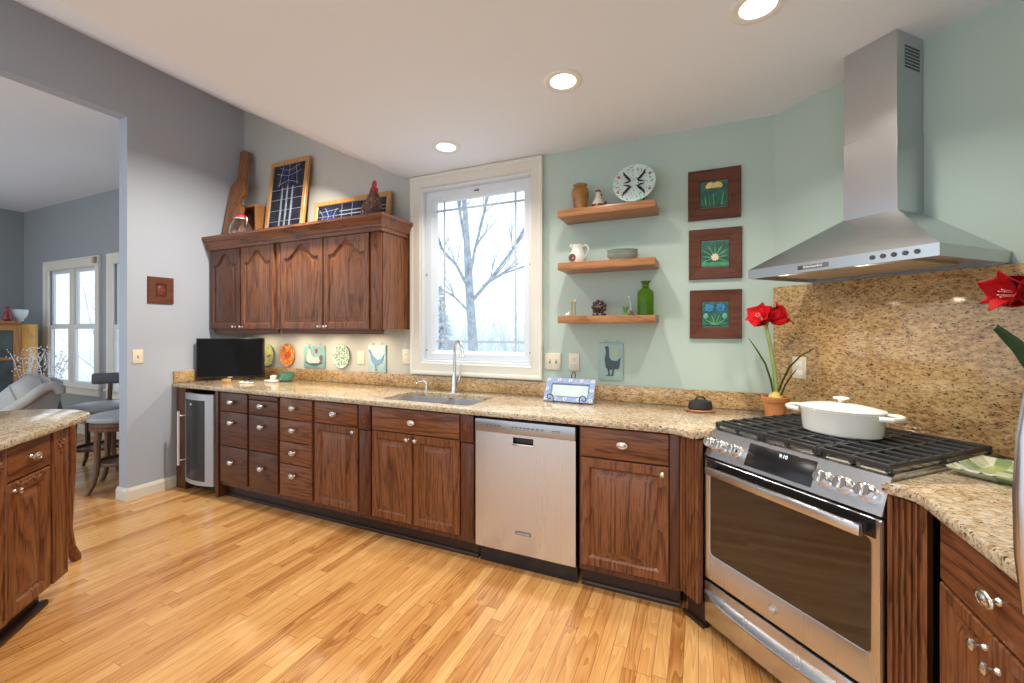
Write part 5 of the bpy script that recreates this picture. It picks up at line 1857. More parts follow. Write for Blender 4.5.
# painted plate on a wire stand
t = thing('plate_stand', 'dark wire plate stand on the right end of the top shelf', 'stand', at(-0.365, 0))
for s in (-1, 1):
    MB().tube([(s * 0.060, 0.055, 0.003), (s * 0.060, -0.050, 0.003), (s * 0.060, -0.060, 0.016), (s * 0.056, -0.050, 0.030), (s * 0.060, -0.040, 0.026), (s * 0.060, 0.028, 0.110)], 0.003, 7).build('side_wire', M['blackm'], t)
MB().tube([(-0.060, 0.040, 0.003), (0.060, 0.040, 0.003)], 0.003, 7).build('cross_wire', M['blackm'], t)
t = thing('painted_plate', 'pale aqua plate with black swallows and red dots, on the top shelf', 'plate')
R = Matrix.Rotation(pi / 2, 4, 'X')
pr = 0.128
MB().lathe([(0, 0.004), (0.06, 0.0), (0.07, 0.003), (pr, 0.014), (pr, 0.017), (0.072, 0.007), (0, 0.006)], seg=48, mat=R).build('dish', pattern('swallow_plate_glaze', (0.60, 0.72, 0.68), [(0.05, 0.26, 0.17), (0.55, 0.68, 0.62), (0.06, 0.30, 0.22), (0.6, 0.72, 0.68), (0.03, 0.14, 0.10)], 85, 0.33, 0.2), t)
dish = t.children[0]
ink = pbr('black_glaze', (0.010, 0.012, 0.018), 0.25, var=0.1)
for q_ in range(4):
    a = pi / 4 + q_ * pi / 2
    mb = MB()
    u = Vector((cos(a), 0, sin(a)))
    v = Vector((-sin(a), 0, cos(a)))
    o0 = Vector((0, -0.0105, 0))
    sg = 1 if q_ in (0, 2) else -1
    mb.tube([o0 + u * 0.028 + v * 0.002, o0 + u * 0.052 + Vector((0, -0.001, 0)), o0 + u * 0.088 + v * sg * 0.004 + Vector((0, -0.0045, 0)), o0 + u * 0.106 + v * sg * 0.012 + Vector((0, -0.0065, 0))], [0.004, 0.0085, 0.0065, 0.002], 8, flat=0.35, up=(0, 0, 1))
    mb.tube([o0 + u * 0.030, o0 + u * 0.036 - v * sg * 0.020, o0 + u * 0.050 - v * sg * 0.040 + Vector((0, -0.002, 0))], [0.005, 0.006, 0.0015], 8, flat=0.35, up=(0, 0, 1))
    mb.build('swallow', ink, dish)
    mb = MB().ball(u * 0.104 - v * sg * 0.030 + Vector((0, -0.0148, 0)), (0.0095, 0.0015, 0.0095), 12, 6)
    mb.build('red_dot', pbr('coral_glaze', (0.55, 0.10, 0.06), 0.25, var=0.1), dish)
t.matrix_world = Matrix.Translation((-0.365, SY - 0.024, SH[0] + pr + 0.0075)) @ Matrix.Rotation(radians(-14), 4, 'X')

# middle shelf
t = thing('pitcher', 'small white pitcher with a round brown mark on the middle shelf', 'pitcher', at(-0.732, 1), radians(-10))
pm = pbr('off_white_glaze', (0.68, 0.68, 0.62), 0.22, var=0.08)
MB().lathe([(0, 0), (0.044, 0), (0.050, 0.006), (0.056, 0.035), (0.052, 0.065), (0.040, 0.092), (0.037, 0.110), (0.042, 0.130), (0.038, 0.131), (0.034, 0.110), (0.04, 0.06), (0, 0.04)], seg=32).build('body', pm, t)
MB().tube([(-0.034, 0, 0.122), (-0.050, 0, 0.131), (-0.056, 0, 0.134)], [0.016, 0.010, 0.004], 10, flat=0.8).build('spout', pm, t)
MB().tube([(0.036, 0, 0.118), (0.062, 0, 0.122), (0.078, 0, 0.105), (0.076, 0, 0.075), (0.062, 0, 0.050), (0.050, 0, 0.044)], 0.0048, 10).build('handle', pm, t)
m4 = Matrix.Translation((-0.012, -0.0535, 0.040)) @ Matrix.Rotation(pi / 2, 4, 'X')
MB().lathe([(0.010, 0), (0.0245, -0.003), (0.0255, 0.0025), (0.017, 0.0035), (0.010, 0.003), (0.008, 0.001)], seg=24, mat=m4).build('round_mark', MATS['red_brown_glaze'], t)
for k in range(3):
    z = 0.019 * k
    o = MB().lathe([(0, 0), (0.046, 0), (0.050, 0.006), (0.082 + 0.004 * (k == 0), 0.026), (0.097, 0.040), (0.094, 0.0415), (0.078, 0.029), (0.048, 0.0105), (0, 0.009)], seg=40).build('shallow_bowl', pbr('celadon_glaze', (0.40, 0.50, 0.44), 0.22, var=0.1, vscale=20))
    o.location = at(-0.440, 1)
    o.location.z += z * 0.80
    tag(o, ['celadon green shallow bowl, lowest of the nested stack on the middle shelf', 'celadon green shallow bowl in the middle of the nested stack', 'celadon green shallow bowl, topmost of the nested stack on the middle shelf'][k], 'bowl', 'nested bowls on the middle shelf')

# bottom shelf
t = thing('brass_candlestick', 'pair of slim brass bars forming a candlestick on the lowest shelf', 'candlestick', at(-0.760, 2))
br = pbr('aged_brass', (0.50, 0.36, 0.14), 0.28, 1.0, bump=0.05)
MB().lathe([(0, 0), (0.018, 0), (0.018, 0.004), (0, 0.006)], seg=20).build('base', br, t)
for s in (-1, 1):
    MB().tube([(s * 0.0105, 0, 0.004), (s * 0.0105, 0, 0.088)], 0.0042, 10).build('bar', br, t)
MB().box(-0.019, 0.019, -0.010, 0.010, 0.0882, 0.098, bev=0.002).build('cup', br, t)
MB().tube([(0.012, 0, 0.098), (0.013, 0, 0.112)], 0.0032, 8).build('candle_stub', M['white'], t)
t = thing('white_bird_figurine', 'tiny white bird figurine left of the brass candlestick', 'figurine', at(-0.800, 2))
MB().ball((0, 0, 0.011), (0.016, 0.009, 0.011), 12, 8).build('body', M['white'], t)
MB().ball((0.010, 0, 0.024), (0.007, 0.006, 0.007), 10, 8).build('head', M['white'], t)
MB().lathe([(0.002, 0), (0, 0.008)], seg=6, mat=Matrix.Translation((0.016, 0, 0.024)) @ Matrix.Rotation(pi / 2, 4, 'Y')).build('beak', br, t)
t = thing('dark_flower_carving', 'round dark brown carved flower standing on the lowest shelf', 'carving', at(-0.588, 2))
dkw = pbr('near_black_brown_glaze', (0.035, 0.014, 0.012), 0.25, var=0.3, vscale=40)
MB().lathe([(0, 0), (0.040, 0), (0.046, 0.008), (0.040, 0.016), (0, 0.018)], seg=24, sy=0.6).build('base', dkw, t)
mb = MB()
for rr_, n, sz in ((0.034, 9, 0.017), (0.018, 6, 0.014), (0.0, 1, 0.012)):
    for k in range(n):
        a = 2 * pi * k / n + rr_ * 10
        mb.ball((cos(a) * rr_, -0.008 - (0.034 - rr_) * 0.35, 0.056 + sin(a) * rr_), (sz, 0.010, sz * 0.85), 10, 6, mat=Matrix.Rotation(-a, 4, 'Y'))
mb.ball((0, 0.002, 0.056), (0.040, 0.014, 0.040), 16, 8)
mb.build('petals', dkw, t)
mb = MB()
for k in range(5):
    a = pi * (0.1 + 0.2 * k)
    mb.tube([(cos(a) * 0.010, -0.030, 0.050 + sin(a) * 0.006), (cos(a) * 0.020, -0.029, 0.056 + sin(a) * 0.016)], 0.0022, 6)
mb.build('light_veins', pbr('tan_glaze', (0.34, 0.19, 0.12), 0.3, var=0.2), t)
t = thing('green_frog_figurine', 'tiny green frog figurine with legs, left of the green bottle', 'figurine', at(-0.420, 2))
gm = pbr('bright_green_glaze', (0.10, 0.28, 0.05), 0.2, var=0.4, vscale=60)
MB().lathe([(0, 0.0), (0.020, 0), (0.019, 0.005), (0.011, 0.012), (0.010, 0.030), (0.018, 0.046), (0.020, 0.052), (0, 0.052)], seg=16).build('body', gm, t)
for s in (-1, 1):
    MB().ball((s * 0.014, -0.004, 0.056), 0.007, 10, 8).build('eye', gm, t)
t = thing('bud_vase', 'small clear glass bud with a white bead on a thin stem, beside the green bottle', 'ornament', at(-0.388, 2, SY + 0.02))
MB().lathe([(0, 0), (0.020, 0), (0.019, 0.008), (0.008, 0.018), (0.006, 0.03), (0, 0.031)], seg=18).build('foot', pbr('brown_glass_foot', (0.16, 0.07, 0.05), 0.15, var=0.2), t)
MB().tube([(0, 0, 0.028), (-0.006, 0, 0.075), (-0.016, 0, 0.114)], 0.0012, 6).build('stem', M['pewter'], t)
MB().ball((-0.016, 0, 0.118), 0.0075, 12, 8).build('bead', M['white'], t)
t = thing('green_bottle', 'translucent green glass bottle on the right end of the lowest shelf', 'bottle', at(-0.300, 2))
gb = bpy.data.materials.new('green_bottle_glass')
gb.use_nodes = True
b_ = gb.node_tree.nodes['Principled BSDF']
b_.inputs['Base Color'].default_value = (0.16, 0.36, 0.015, 1)
b_.inputs['Roughness'].default_value = 0.06
b_.inputs['Transmission Weight'].default_value = 0.85
b_.inputs['IOR'].default_value = 1.3
tcb = gb.node_tree.nodes.new('ShaderNodeTexNoise')
tcb.inputs['Scale'].default_value = 30
rb = gb.node_tree.nodes.new('ShaderNodeValToRGB')
rb.color_ramp.elements[0].color = (0.10, 0.26, 0.01, 1)
rb.color_ramp.elements[1].color = (0.24, 0.46, 0.03, 1)
gb.node_tree.links.new(tcb.outputs['Fac'], rb.inputs['Fac'])
gb.node_tree.links.new(rb.outputs['Color'], b_.inputs['Base Color'])
MB().lathe([(0, 0), (0.044, 0), (0.049, 0.005), (0.049, 0.135), (0.044, 0.152), (0.026, 0.166), (0.020, 0.172), (0.020, 0.196), (0.030, 0.207), (0.031, 0.212), (0.024, 0.212)], seg=36).build('body', gb, t)

# ================================================================== ON TOP OF THE UPPER CABINETS
TZ = 2.2452
M['stainbg'] = pbr('dark_leaded_glass', (0.018, 0.020, 0.034), 0.12, var=0.5, vscale=12)
M['lead'] = pbr('pale_lead_came', (0.36, 0.38, 0.42), 0.4, 0.3, bump=0.1)
M['stblue'] = pbr('blue_leaded_glass', (0.022, 0.04, 0.15), 0.12, var=0.3, vscale=20)
M['stpale'] = pbr('frosted_leaded_glass', (0.25, 0.29, 0.35), 0.2, var=0.2, vscale=20)


def leaded_panel(label, w, h, mat4, rot=False):
    """upright panel with origin bottom centre, facing -y; leaning is done by mat4"""
    t = thing('stained_glass_panel', label, 'stained glass panel', group='leaded glass panels on the cabinets')
    fw = 0.040
    mb = MB().frame(-w / 2, w / 2, 0, h, fw, -0.012, 0.014, bev=0.003)
    mb.build('oak_frame', M['frameoak'], t)
    gx, g0, g1 = w / 2 - fw, fw, h - fw
    MB().box(-gx - 0.003, gx + 0.003, -0.001, 0.003, g0 - 0.003, g1 + 0.003).build('dark_glass', M['stainbg'], t, smooth=False)

    def flat(pt):       # portrait design coordinates: u across, v up (0..1 of the glass)
        u, v = pt
        if rot:
            return (-gx + 2 * gx * (1 - v), g0 + (g1 - g0) * u)
        return (-gx + 2 * gx * u, g0 + (g1 - g0) * v)

    def line(a, b, r=0.0026):
        p, q_ = flat(a), flat(b)
        return [(p[0], -0.002, p[1]), (q_[0], -0.002, q_[1])], r
    mb = MB()
    segs = [((0, v), (1, v)) for v in (0.16, 0.32, 0.48, 0.63)]
    segs += [((0, 0), (0, 1)), ((1, 0), (1, 1)), ((0, 0), (1, 0)), ((0, 1), (1, 1))]
    segs += [((0.5, 0.90), (0.18, 0.97)), ((0.5, 0.90), (0.82, 0.97)), ((0.5, 0.82), (0.12, 0.88)), ((0.5, 0.82), (0.88, 0.88)), ((0.5, 0.76), (0.18, 0.70)), ((0.5, 0.76), (0.82, 0.70)), ((0.3, 0.98), (0.22, 0.68)), ((0.7, 0.98), (0.78, 0.68)), ((0.5, 1.0), (0.5, 0.66))]
    for a, b in segs:
        p, r = line(a, b)
        mb.tube(p, r, 6, flat=0.6)
    mb.build('lead_lines', M['lead'], t)
    for u in (0.34, 0.5, 0.66):
        p0_, p1_ = flat((u - 0.022, 0.02)), flat((u + 0.022, 0.66))
        MB().box(min(p0_[0], p1_[0]), max(p0_[0], p1_[0]), -0.0035, -0.0008, min(p0_[1], p1_[1]), max(p0_[1], p1_[1])).build('pale_strip', M['stpale'], t, smooth=False)
    for (u, v, s) in ((0.5, 0.86, 0.030), (0.36, 0.90, 0.024), (0.64, 0.90, 0.024), (0.38, 0.79, 0.026), (0.62, 0.79, 0.026), (0.5, 0.72, 0.022), (0.22, 0.82, 0.018), (0.78, 0.82, 0.018)):
        c_ = flat((u, v))
        o = MB().lathe([(0, 0), (s, 0), (s, 0.002), (0, 0.002)], seg=6, mat=Matrix.Translation((c_[0], -0.001, c_[1])) @ Matrix.Rotation(pi / 2, 4, 'X')).build('blue_glass', M['stblue'], t, smooth=False)
    t.matrix_world = mat4
    return t


lean = lambda x, y, a: Matrix.Translation((x, y, TZ + 0.004)) @ Matrix.Rotation(-a, 4, 'X')
leaded_panel('tall oak framed leaded glass panel leaning upright on the upper cabinets', 0.505, 0.735, lean(-3.500, 2.695, 0.115))
leaded_panel('wide oak framed leaded glass panel lying lengthwise behind the rooster', 0.865, 0.285, lean(-2.750, 2.752, 0.10), True)

# carved gunstock-like plank in the corner
op = [(-4.175, 3.154), (-4.130, 3.173), (-4.056, 3.137), (-4.040, 2.988), (-4.012, 2.84), (-3.995, 2.754), (-3.977, 2.679), (-4.03, 2.644), (-4.04, 2.609), (-3.968, 2.55), (-3.969, 2.45), (-4.0, 2.351), (-4.04, 2.247), (-4.175, 2.247), (-4.195, 2.36), (-4.195, 2.46), (-4.205, 2.50), (-4.209, 2.64), (-4.203, 2.80), (-4.140, 2.86), (-4.150, 3.0)]
mb = MB()
outl = [(x, z) for x, z in op]
n_ = len(outl)
cxx = sum(p[0] for p in outl) / n_
rings = []
for d, y in ((0.008, -0.020), (0.0, -0.012), (0.0, 0.012), (0.008, 0.020)):
    ring = []
    for i in range(n_):
        a, b, c = Vector(outl[i - 1]), Vector(outl[i]), Vector(outl[(i + 1) % n_])
        e1, e2 = (b - a).normalized(), (c - b).normalized()
        nn = Vector((e1.y + e2.y, -(e1.x + e2.x))).normalized()
        pnt = b + nn * d
        lean_y = 2.585 + (pnt.y - 2.247) * 0.195
        ring.append((pnt.x, lean_y + y, pnt.y))
    rings.append(ring)
mb.loft(rings)
tag(mb.build('carved_plank', wood('reddish_brown_old_wood', (0.30, 0.125, 0.045), (0.22, 0.08, 0.028), (0.11, 0.035, 0.014), 'Z', rings=12), None, True, 30), 'carved brown wooden plank shaped like a stock, standing in the corner on the cabinets', 'carving')

t = thing('wooden_box', 'small open fronted wooden box behind the jar on the cabinets', 'box', (-4.020, 2.742, TZ))
MB().frame(-0.155, 0.155, 0, 0.345, 0.022, -0.05, 0.05, bev=0.003).build('frame', M['shelf'], t)
MB().box(-0.135, 0.135, 0.030, 0.048, 0.02, 0.325).build('back_board', pbr('brown_back_board', (0.20, 0.085, 0.035), 0.5, var=0.25), t, smooth=False)
t = thing('glass_jar', 'clear glass jar with a red lid and wire bail on the cabinets', 'jar', (-3.885, 2.560, TZ))
jg = clear_glass('jar_glass', (0.93, 0.96, 0.96), 4.0)
MB().lathe([(0.0, 0.003), (0.085, 0.003), (0.092, 0.010), (0.094, 0.04), (0.085, 0.095), (0.060, 0.145), (0.048, 0.158), (0.048, 0.168)], seg=36).build('body', jg, t)
MB().lathe([(0.046, 0.160), (0.056, 0.160), (0.057, 0.172), (0.050, 0.176), (0.044, 0.174)], seg=28).build('metal_collar', M['pewter'], t)
MB().lathe([(0, 0.174), (0.042, 0.174), (0.045, 0.182), (0.042, 0.198), (0.030, 0.212), (0.012, 0.217), (0, 0.217)], seg=28).build('red_lid', pbr('red_enamel', (0.50, 0.015, 0.02), 0.25, coat=0.4, var=0.05), t)
MB().tube([(0.055, 0, 0.165), (0.082, 0, 0.178), (0.088, 0, 0.150), (0.078, 0, 0.10)], 0.003, 7).build('wire_bail', M['pewter'], t)

t = thing('rooster_figurine', 'brown speckled rooster figurine with a red comb at the right end of the cabinets', 'figurine', (-2.330, 2.565, TZ), radians(-25))
rf = pattern('speckled_brown_glaze', (0.12, 0.05, 0.035), [(0.30, 0.18, 0.10), (0.08, 0.03, 0.025), (0.20, 0.09, 0.05), (0.05, 0.02, 0.02)], 60, 0.4, 0.6)
MB().lathe([(0, 0), (0.052, 0), (0.055, 0.006), (0.048, 0.018), (0, 0.02)], seg=24).build('base', rf, t)
mb = MB()
rg = []
for z, x, rx_, ry_ in ((0.018, 0.0, 0.045, 0.036), (0.05, 0.004, 0.066, 0.050), (0.09, 0.010, 0.076, 0.056), (0.13, 0.022, 0.064, 0.048), (0.165, 0.030, 0.043, 0.036), (0.195, 0.032, 0.030, 0.027), (0.22, 0.034, 0.025, 0.023), (0.238, 0.036, 0.015, 0.014)):
    rg.append([(x + rx_ * cos(2 * pi * k / 20), ry_ * sin(2 * pi * k / 20), z) for k in range(20)])
mb.loft(rg)
mb.build('body', rf, t)
mb = MB()
for k in range(6):
    a = radians(18 + 15 * k)
    mb.tube([(-0.045, 0.006 * (k - 3), 0.075), (-0.075 - 0.02 * cos(a), 0.006 * (k - 3), 0.085 + 0.05 * sin(a)), (-0.085 - 0.030 * cos(a), 0.007 * (k - 3), 0.075 + 0.095 * sin(a)), (-0.112 - 0.02 * cos(a), 0.008 * (k - 3), 0.035 + 0.095 * sin(a))], [0.012, 0.012, 0.009, 0.003], 8, flat=0.5)
mb.build('tail_feathers', rf, t)
red = pbr('red_glaze', (0.42, 0.015, 0.025), 0.28, var=0.2, vscale=40)
t.scale = (1.18, 1.18, 1.02)
mb = MB()
for k in range(4):
    mb.ball((0.018 + 0.014 * k, 0, 0.248 + 0.014 * sin(0.6 + k * 0.8)), (0.012, 0.007, 0.028), 10, 8)
mb.build('comb', red, t)
mb = MB()
mb.ball((0.052, 0, 0.215), (0.016, 0.022, 0.022), 10, 8)
for s in (-1, 1):
    mb.ball((0.056, s * 0.007, 0.188), (0.008, 0.006, 0.018), 10, 8)
mb.build('wattle', red, t)
MB().lathe([(0.007, 0), (0, 0.018)], seg=10, mat=Matrix.Translation((0.060, 0, 0.224)) @ Matrix.Rotation(pi / 2 + 0.2, 4, 'Y')).build('beak', br, t)
for s in (-1, 1):
    MB().ball((-0.005, s * 0.046, 0.092), (0.050, 0.014, 0.034), 14, 8).build('wing', rf, t)

# ================================================================== ISLAND
IO = D(-2.92, -1.95)
t = thing('kitchen_island', 'oak island cabinet at the lower left with a drawer, a door and carved posts', 'island cabinet', (IO[0], IO[1], 0), radians(135))
# local: x along the face toward the far end, y into the island
MB().box(-1.15, -0.012, 0.021, 0.66, 0.115, CB - 0.0005).build('carcass', M['oakz'], t, smooth=False)
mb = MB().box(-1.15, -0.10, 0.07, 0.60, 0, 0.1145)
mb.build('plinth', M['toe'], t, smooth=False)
MB().box(-1.15, -0.085, 0.035, 0.0695, 0, 0.030, bev=0.010).build('plinth_molding', M['toe'], t)


def ipost(a, b):
    p = MB().box(a, b, -0.004, 0.03, 0.118, CB - 0.002, bev=0.004)
    p.box(a + 0.012, a + 0.022, -0.008, 0.0, 0.14, 0.70, bev=0.003)
    p.box(b - 0.022, b - 0.012, -0.008, 0.0, 0.14, 0.70, bev=0.003)
    p = p.build('post', M['oakz'], t)
    mb = MB()
    rosette(mb, ((a + b) / 2, -0.005, 0.805), 0.032)
    mb.build('carved_rosette', M['oakz'], p)


ipost(-0.135, -0.012)
ipost(-0.555, -0.437)
ipost(-1.10, -0.985)
for a, b in ((-0.428, -0.145), (-0.976, -0.563)):
    add_drawer(t, a, b, 0.722, CB - 0.006, 0, kz=0.800)
    d = add_door(t, a, b, 0.118, 0.714, 0, (a + 0.035, 0.676), 0.0, stile=0.058)
    mb = MB()
    w_ = b - a
    for k in range(7):
        x = w_ * (0.22 + 0.58 * k / 6)
        mb.ball((x, -0.001, 0.572 + 0.006 * cos(k * 2.1)), (0.020, 0.005, 0.009), 8, 6, mat=Matrix.Rotation(0.5 * (-1) ** k, 4, 'Y'))
    mb.build('carved_spray', M['oakz'], d)
# shaped end leg under the round overhang
mb = MB()
lp = [(0.300, 0.878), (0.300, 0.80), (0.318, 0.70), (0.330, 0.55), (0.322, 0.38), (0.318, 0.22), (0.345, 0.10), (0.385, 0.030), (0.40, 0.001)]
rad = [0.038, 0.038, 0.034, 0.028, 0.023, 0.020, 0.022, 0.027, 0.022]
mb.tube([(x, 0.155, z) for x, z in reversed(lp)], list(reversed(rad)), 12)
mb.build('curved_leg', M['oakz'], t)
t = thing('granite_worktop', 'granite island worktop at the lower left with a rounded far end', 'worktop', (IO[0], IO[1], 0), radians(135))
poly = [(-1.2, 0.90), (-1.2, -0.032), (0.02, -0.032), (0.10, -0.028), (0.18, -0.008)]
for k in range(1, 16):
    a = -pi / 2 + 0.45 + (pi - 0.45) * k / 15
    poly.append((0.02 + 0.40 * cos(a), 0.43 + 0.47 * sin(a)))
mb = MB()
slab_with_edge(mb, poly, CB, CT, 0.009)
mb.build('worktop', M['granite'], t)

# ================================================================== SITTING ROOM
def soft(mb, sx, sy, sz, mat4, bev=0.06, mi=0):
    return mb.box(-sx / 2, sx / 2, -sy / 2, sy / 2, -sz / 2, sz / 2, mi=mi, bev=bev, seg=5, mat=mat4)


M['greyleather'] = pbr('grey_leather', (0.40, 0.40, 0.40), 0.42, var=0.08, bump=0.12, bscale=200)
M['greyseat'] = pbr('pale_grey_leather', (0.36, 0.39, 0.42), 0.38, var=0.06, bump=0.1, bscale=200)
M['stoolback'] = pbr('charcoal_fabric', (0.10, 0.105, 0.11), 0.6, var=0.1)
M['darkleather'] = pbr('mid_grey_fabric', (0.24, 0.24, 0.245), 0.6, var=0.1)
M['stool'] = wood('brown_stool_wood', (0.16, 0.085, 0.045), (0.11, 0.055, 0.028), (0.05, 0.024, 0.012), 'Z', rings=10)


def bar_stool(label, x, y, rz):
    t = thing('bar_stool', label, 'bar stool', (x, y, 0), rz, group='swivel stools in the sitting room')
    MB().lathe([(0, 0.585), (0.225, 0.585), (0.245, 0.598), (0.250, 0.615), (0.238, 0.635), (0.19, 0.650), (0.08, 0.658), (0, 0.659)], seg=44).build('seat', M['greyseat'], t)
    MB().lathe([(0.12, 0.515), (0.225, 0.515), (0.228, 0.520), (0.228, 0.545), (0.222, 0.550), (0.228, 0.556), (0.228, 0.584), (0.12, 0.584), (0.12, 0.515)], seg=44).build('apron', M['stool'], t)
    for k in range(4):
        a = pi / 4 + k * pi / 2
        pts = []
        for z, r in ((0.54, 0.195), (0.42, 0.205), (0.28, 0.205), (0.16, 0.212), (0.07, 0.235), (0.001, 0.275)):
            pts.append((cos(a) * r, sin(a) * r, z))
        MB().tube(list(reversed(pts)), [0.015, 0.018, 0.020, 0.021, 0.023, 0.026], 8).build('leg', M['stool'], t)
    MB().lathe([(0.176, 0.215), (0.192, 0.212), (0.196, 0.226), (0.190, 0.240), (0.176, 0.238), (0.176, 0.215)], seg=40).build('foot_ring', M['stool'], t)
    MB().tube([(0, 0.215, 0.58), (0, 0.228, 0.70), (0, 0.246, 0.84)], [0.022, 0.020, 0.020], 10, flat=0.6).build('back_post', M['stool'], t)
    m4 = Matrix.Translation((0, 0.25, 0.875)) @ Matrix.Rotation(-0.1, 4, 'X')
    soft(MB(), 0.30, 0.05, 0.115, m4, 0.022).build('backrest', M['stoolback'], t)
    return t


bar_stool('round grey cushioned bar stool farther into the sitting room, its low back showing', -5.47, 2.19, radians(50))
bar_stool('round grey cushioned bar stool half hidden behind the wall end', -4.715, 2.055, radians(-35))

# reclined leather chair, seen from its side
t = thing('recliner', 'pale grey leather recliner seen from the side behind the island', 'armchair', (-5.174, 1.70, 0), radians(72.7))
prof_sh = [(-0.75, 0.26), (-0.45, 0.46), (-0.25, 0.63), (-0.09, 0.775), (0.0, 0.86), (0.06, 0.87), (0.10, 0.84), (0.095, 0.78), (0.06, 0.62), (0.0, 0.45), (-0.12, 0.28), (-0.6, 0.18)]
MB().prism(prof_sh, 0.03, 0.50, 'XZ').build('shell', M['darkleather'], t, angle=25)
for yy in (0.02, 0.51):
    MB().tube([(-0.75, yy, 0.26), (-0.45, yy, 0.47), (-0.25, yy, 0.66), (-0.09, yy, 0.80), (0.0, yy, 0.882), (0.055, yy, 0.895), (0.092, yy, 0.865), (0.098, yy, 0.82)], [0.045, 0.045, 0.042, 0.042, 0.042, 0.044, 0.042, 0.030], 14).build('rolled_edge', M['greyleather'], t)
rings = []
cpts = [(-0.75, 0.36), (-0.50, 0.58), (-0.32, 0.77), (-0.20, 0.90), (-0.10, 0.985), (-0.03, 0.985), (0.04, 0.93)]
low = [(-0.72, 0.28), (-0.44, 0.48), (-0.26, 0.66), (-0.15, 0.76), (-0.05, 0.84), (0.0, 0.86), (0.045, 0.88)]
mb = MB()
for (ax_, az_), (bx_, bz_) in zip(cpts, low):
    ring = []
    for k in range(13):
        v = -1 + 2 * k / 12
        e = (1 - abs(v) ** 4)
        ring.append((bx_ + (ax_ - bx_) * e, v * 0.205 + 0.265, bz_ + (az_ - bz_) * e))
    ring += [(bx_, 0.47, bz_ - 0.01), (bx_, 0.06, bz_ - 0.01)]
    rings.append(ring)
mb.loft(rings)
cush = mb.build('back_cushion', M['greyleather'], t, angle=60)
for i in (3, 5):
    (ax_, az_), (bx_, bz_) = cpts[i], low[i]
    pts = []
    for k in range(13):
        v = -1 + 2 * k / 12
        e = (1 - abs(v) ** 4)
        pts.append((bx_ + (ax_ - bx_) * e * 1.005, v * 0.207 + 0.265, bz_ + (az_ - bz_) * e * 1.004))
    MB().tube(pts, 0.005, 6).build('seam', M['darkleather'], cush)
soft(MB(), 0.55, 0.46, 0.16, Matrix.Translation((-0.92, 0.265, 0.34)), 0.06).build('seat', M['greyleather'], t)
MB().lathe([(0, 0), (0.26, 0), (0.26, 0.03), (0.05, 0.05), (0.05, 0.26), (0, 0.26)], c=(-0.50, 0.265, 0.0), seg=28).build('pedestal', M['stool'], t)

# bow ended wooden cabinet with glass doors
cab_a = radians(73.3)
CP = (-8.29, 2.51, 0)
t = thing('display_cabinet', 'honey oak display cabinet with a rounded end and glass door in the far corner', 'cabinet', CP, cab_a)
MB().box(-0.95, -0.006, 0.0, 0.34, 0.06, 1.46, bev=0.004).build('carcass', wood('honey_brown_oak', (0.42, 0.21, 0.075), (0.34, 0.15, 0.05), (0.20, 0.08, 0.025), 'Z', rings=8), t)
mb = MB()
rg = []
for z in (0.06, 1.455):
    rg.append([(-0.005, 0.0, z)] + [(-0.005 + 0.15 * sin(a), 0.17 - 0.17 * cos(a), z) for a in [pi * k / 16 for k in range(1, 16)]] + [(-0.005, 0.34, z)])
mb.loft(rg)
mb.build('rounded_end', wood('golden_bent_oak', (0.62, 0.33, 0.075), (0.52, 0.25, 0.05), (0.34, 0.15, 0.03), 'Z', rings=8), t, angle=25)
MB().box(-0.97, -0.006, -0.02, 0.34, 1.4605, 1.50, bev=0.006).build('top', MATS['honey_brown_oak'], t)
for (a, b) in ((-0.93, -0.47), (-0.46, -0.01)):
    dr_ = MB().frame(a, b, 0.30, 1.44, 0.065, -0.024, -0.001, bev=0.004).build('door', MATS['honey_brown_oak'], t)
    MB().box(a + 0.06, b - 0.06, -0.012, -0.006, 0.37, 1.38).build('glass', pbr('dim_cabinet_glass', (0.06, 0.075, 0.085), 0.08, var=0.4, vscale=5), dr_, smooth=False)
    MB().box(a + 0.06, b - 0.06, -0.020, -0.0125, 0.98, 1.02, bev=0.002).build('glazing_bar', MATS['honey_brown_oak'], dr_)
    MB().ball((b - 0.03, -0.036, 0.92), 0.014, 12, 8).build('door_knob', M['blackm'], dr_)
MB().box(-0.93, -0.01, 0.01, 0.32, 0, 0.0595).build('base', MATS['honey_brown_oak'], t, smooth=False)
Mc = Matrix.Translation(CP) @ Matrix.Rotation(cab_a, 4, 'Z')
t = thing('red_vase', 'dark red pear shaped vase on top of the display cabinet', 'vase', Mc @ Vector((-0.125, 0.10, 1.5005)))
MB().lathe([(0, 0), (0.035, 0), (0.048, 0.02), (0.046, 0.05), (0.028, 0.11), (0.015, 0.15), (0.014, 0.17), (0.020, 0.185), (0.016, 0.185), (0.01, 0.16), (0, 0.14)], seg=30).build('body', pbr('oxblood_glaze', (0.22, 0.012, 0.016), 0.2, var=0.2), t)
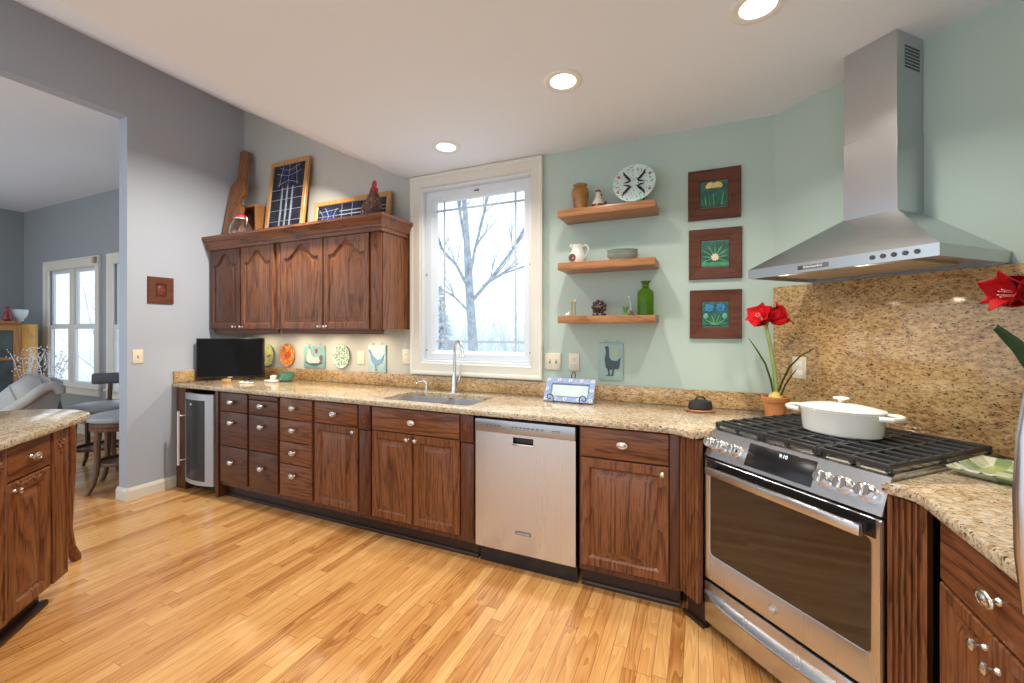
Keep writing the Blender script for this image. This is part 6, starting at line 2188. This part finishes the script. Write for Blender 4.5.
t = thing('white_glass_bowl', 'footed white glass bowl on the display cabinet beside the red vase', 'bowl', Mc @ Vector((-0.015, 0.17, 1.5005)))
MB().lathe([(0, 0), (0.035, 0), (0.036, 0.006), (0.028, 0.015), (0.058, 0.05), (0.072, 0.10), (0.078, 0.155), (0.074, 0.157), (0.067, 0.10), (0.05, 0.05), (0, 0.03)], seg=36).build('body', pbr('milky_glass', (0.62, 0.70, 0.74), 0.15, var=0.1), t)

# sprays of beaded branches
M['bead'] = pbr('crystal_bead', (0.75, 0.79, 0.84), 0.12, var=0.05)
M['wire'] = pbr('silver_wire', (0.55, 0.57, 0.60), 0.3, 0.8, bump=0.02)


def spray(label, x, y, z0, h, seed, n):
    rng = random.Random(seed)
    t = thing('beaded_branch_spray', label, 'branch decoration', (x, y, 0), group='beaded silver branches behind the recliner')
    MB().lathe([(0, 0), (0.09, 0), (0.10, 0.02), (0.13, 0.25), (0.09, z0 - 0.05), (0.06, z0), (0.05, z0 + 0.01), (0.05, z0 - 0.05), (0, z0 - 0.1)], seg=24).build('floor_vase', pbr('dark_floor_vase', (0.05, 0.05, 0.06), 0.3, var=0.2), t)
    mb = MB()
    md = MB()
    for k in range(n):
        a = rng.uniform(0, 2 * pi)
        sp = rng.uniform(0.05, 0.26)
        pts = [Vector((0, 0, z0 - 0.1))]
        for i in range(1, 7):
            s = i / 6
            pts.append(Vector((cos(a) * sp * s ** 1.4 + rng.uniform(-0.01, 0.01), sin(a) * sp * s ** 1.4, z0 - 0.1 + (h + 0.1) * s * rng.uniform(0.93, 1.0))))
        mb.tube(pts, 0.0028, 5)
        for p in pts[2:]:
            for j in range(4):
                md.ball(p + Vector((rng.uniform(-0.045, 0.045), rng.uniform(-0.045, 0.045), rng.uniform(-0.05, 0.05))), rng.uniform(0.006, 0.009), 6, 5)
    mb.build('twigs', M['wire'], t)
    md.build('beads', M['bead'], t)['kind'] = 'stuff'


spray('beaded silver branches in front of the rounded cabinet end', -7.31, 2.24, 0.62, 0.52, 4, 9)
spray('beaded silver branches right of the cabinet below the sitting room window', -6.97, 2.33, 0.62, 0.50, 9, 9)
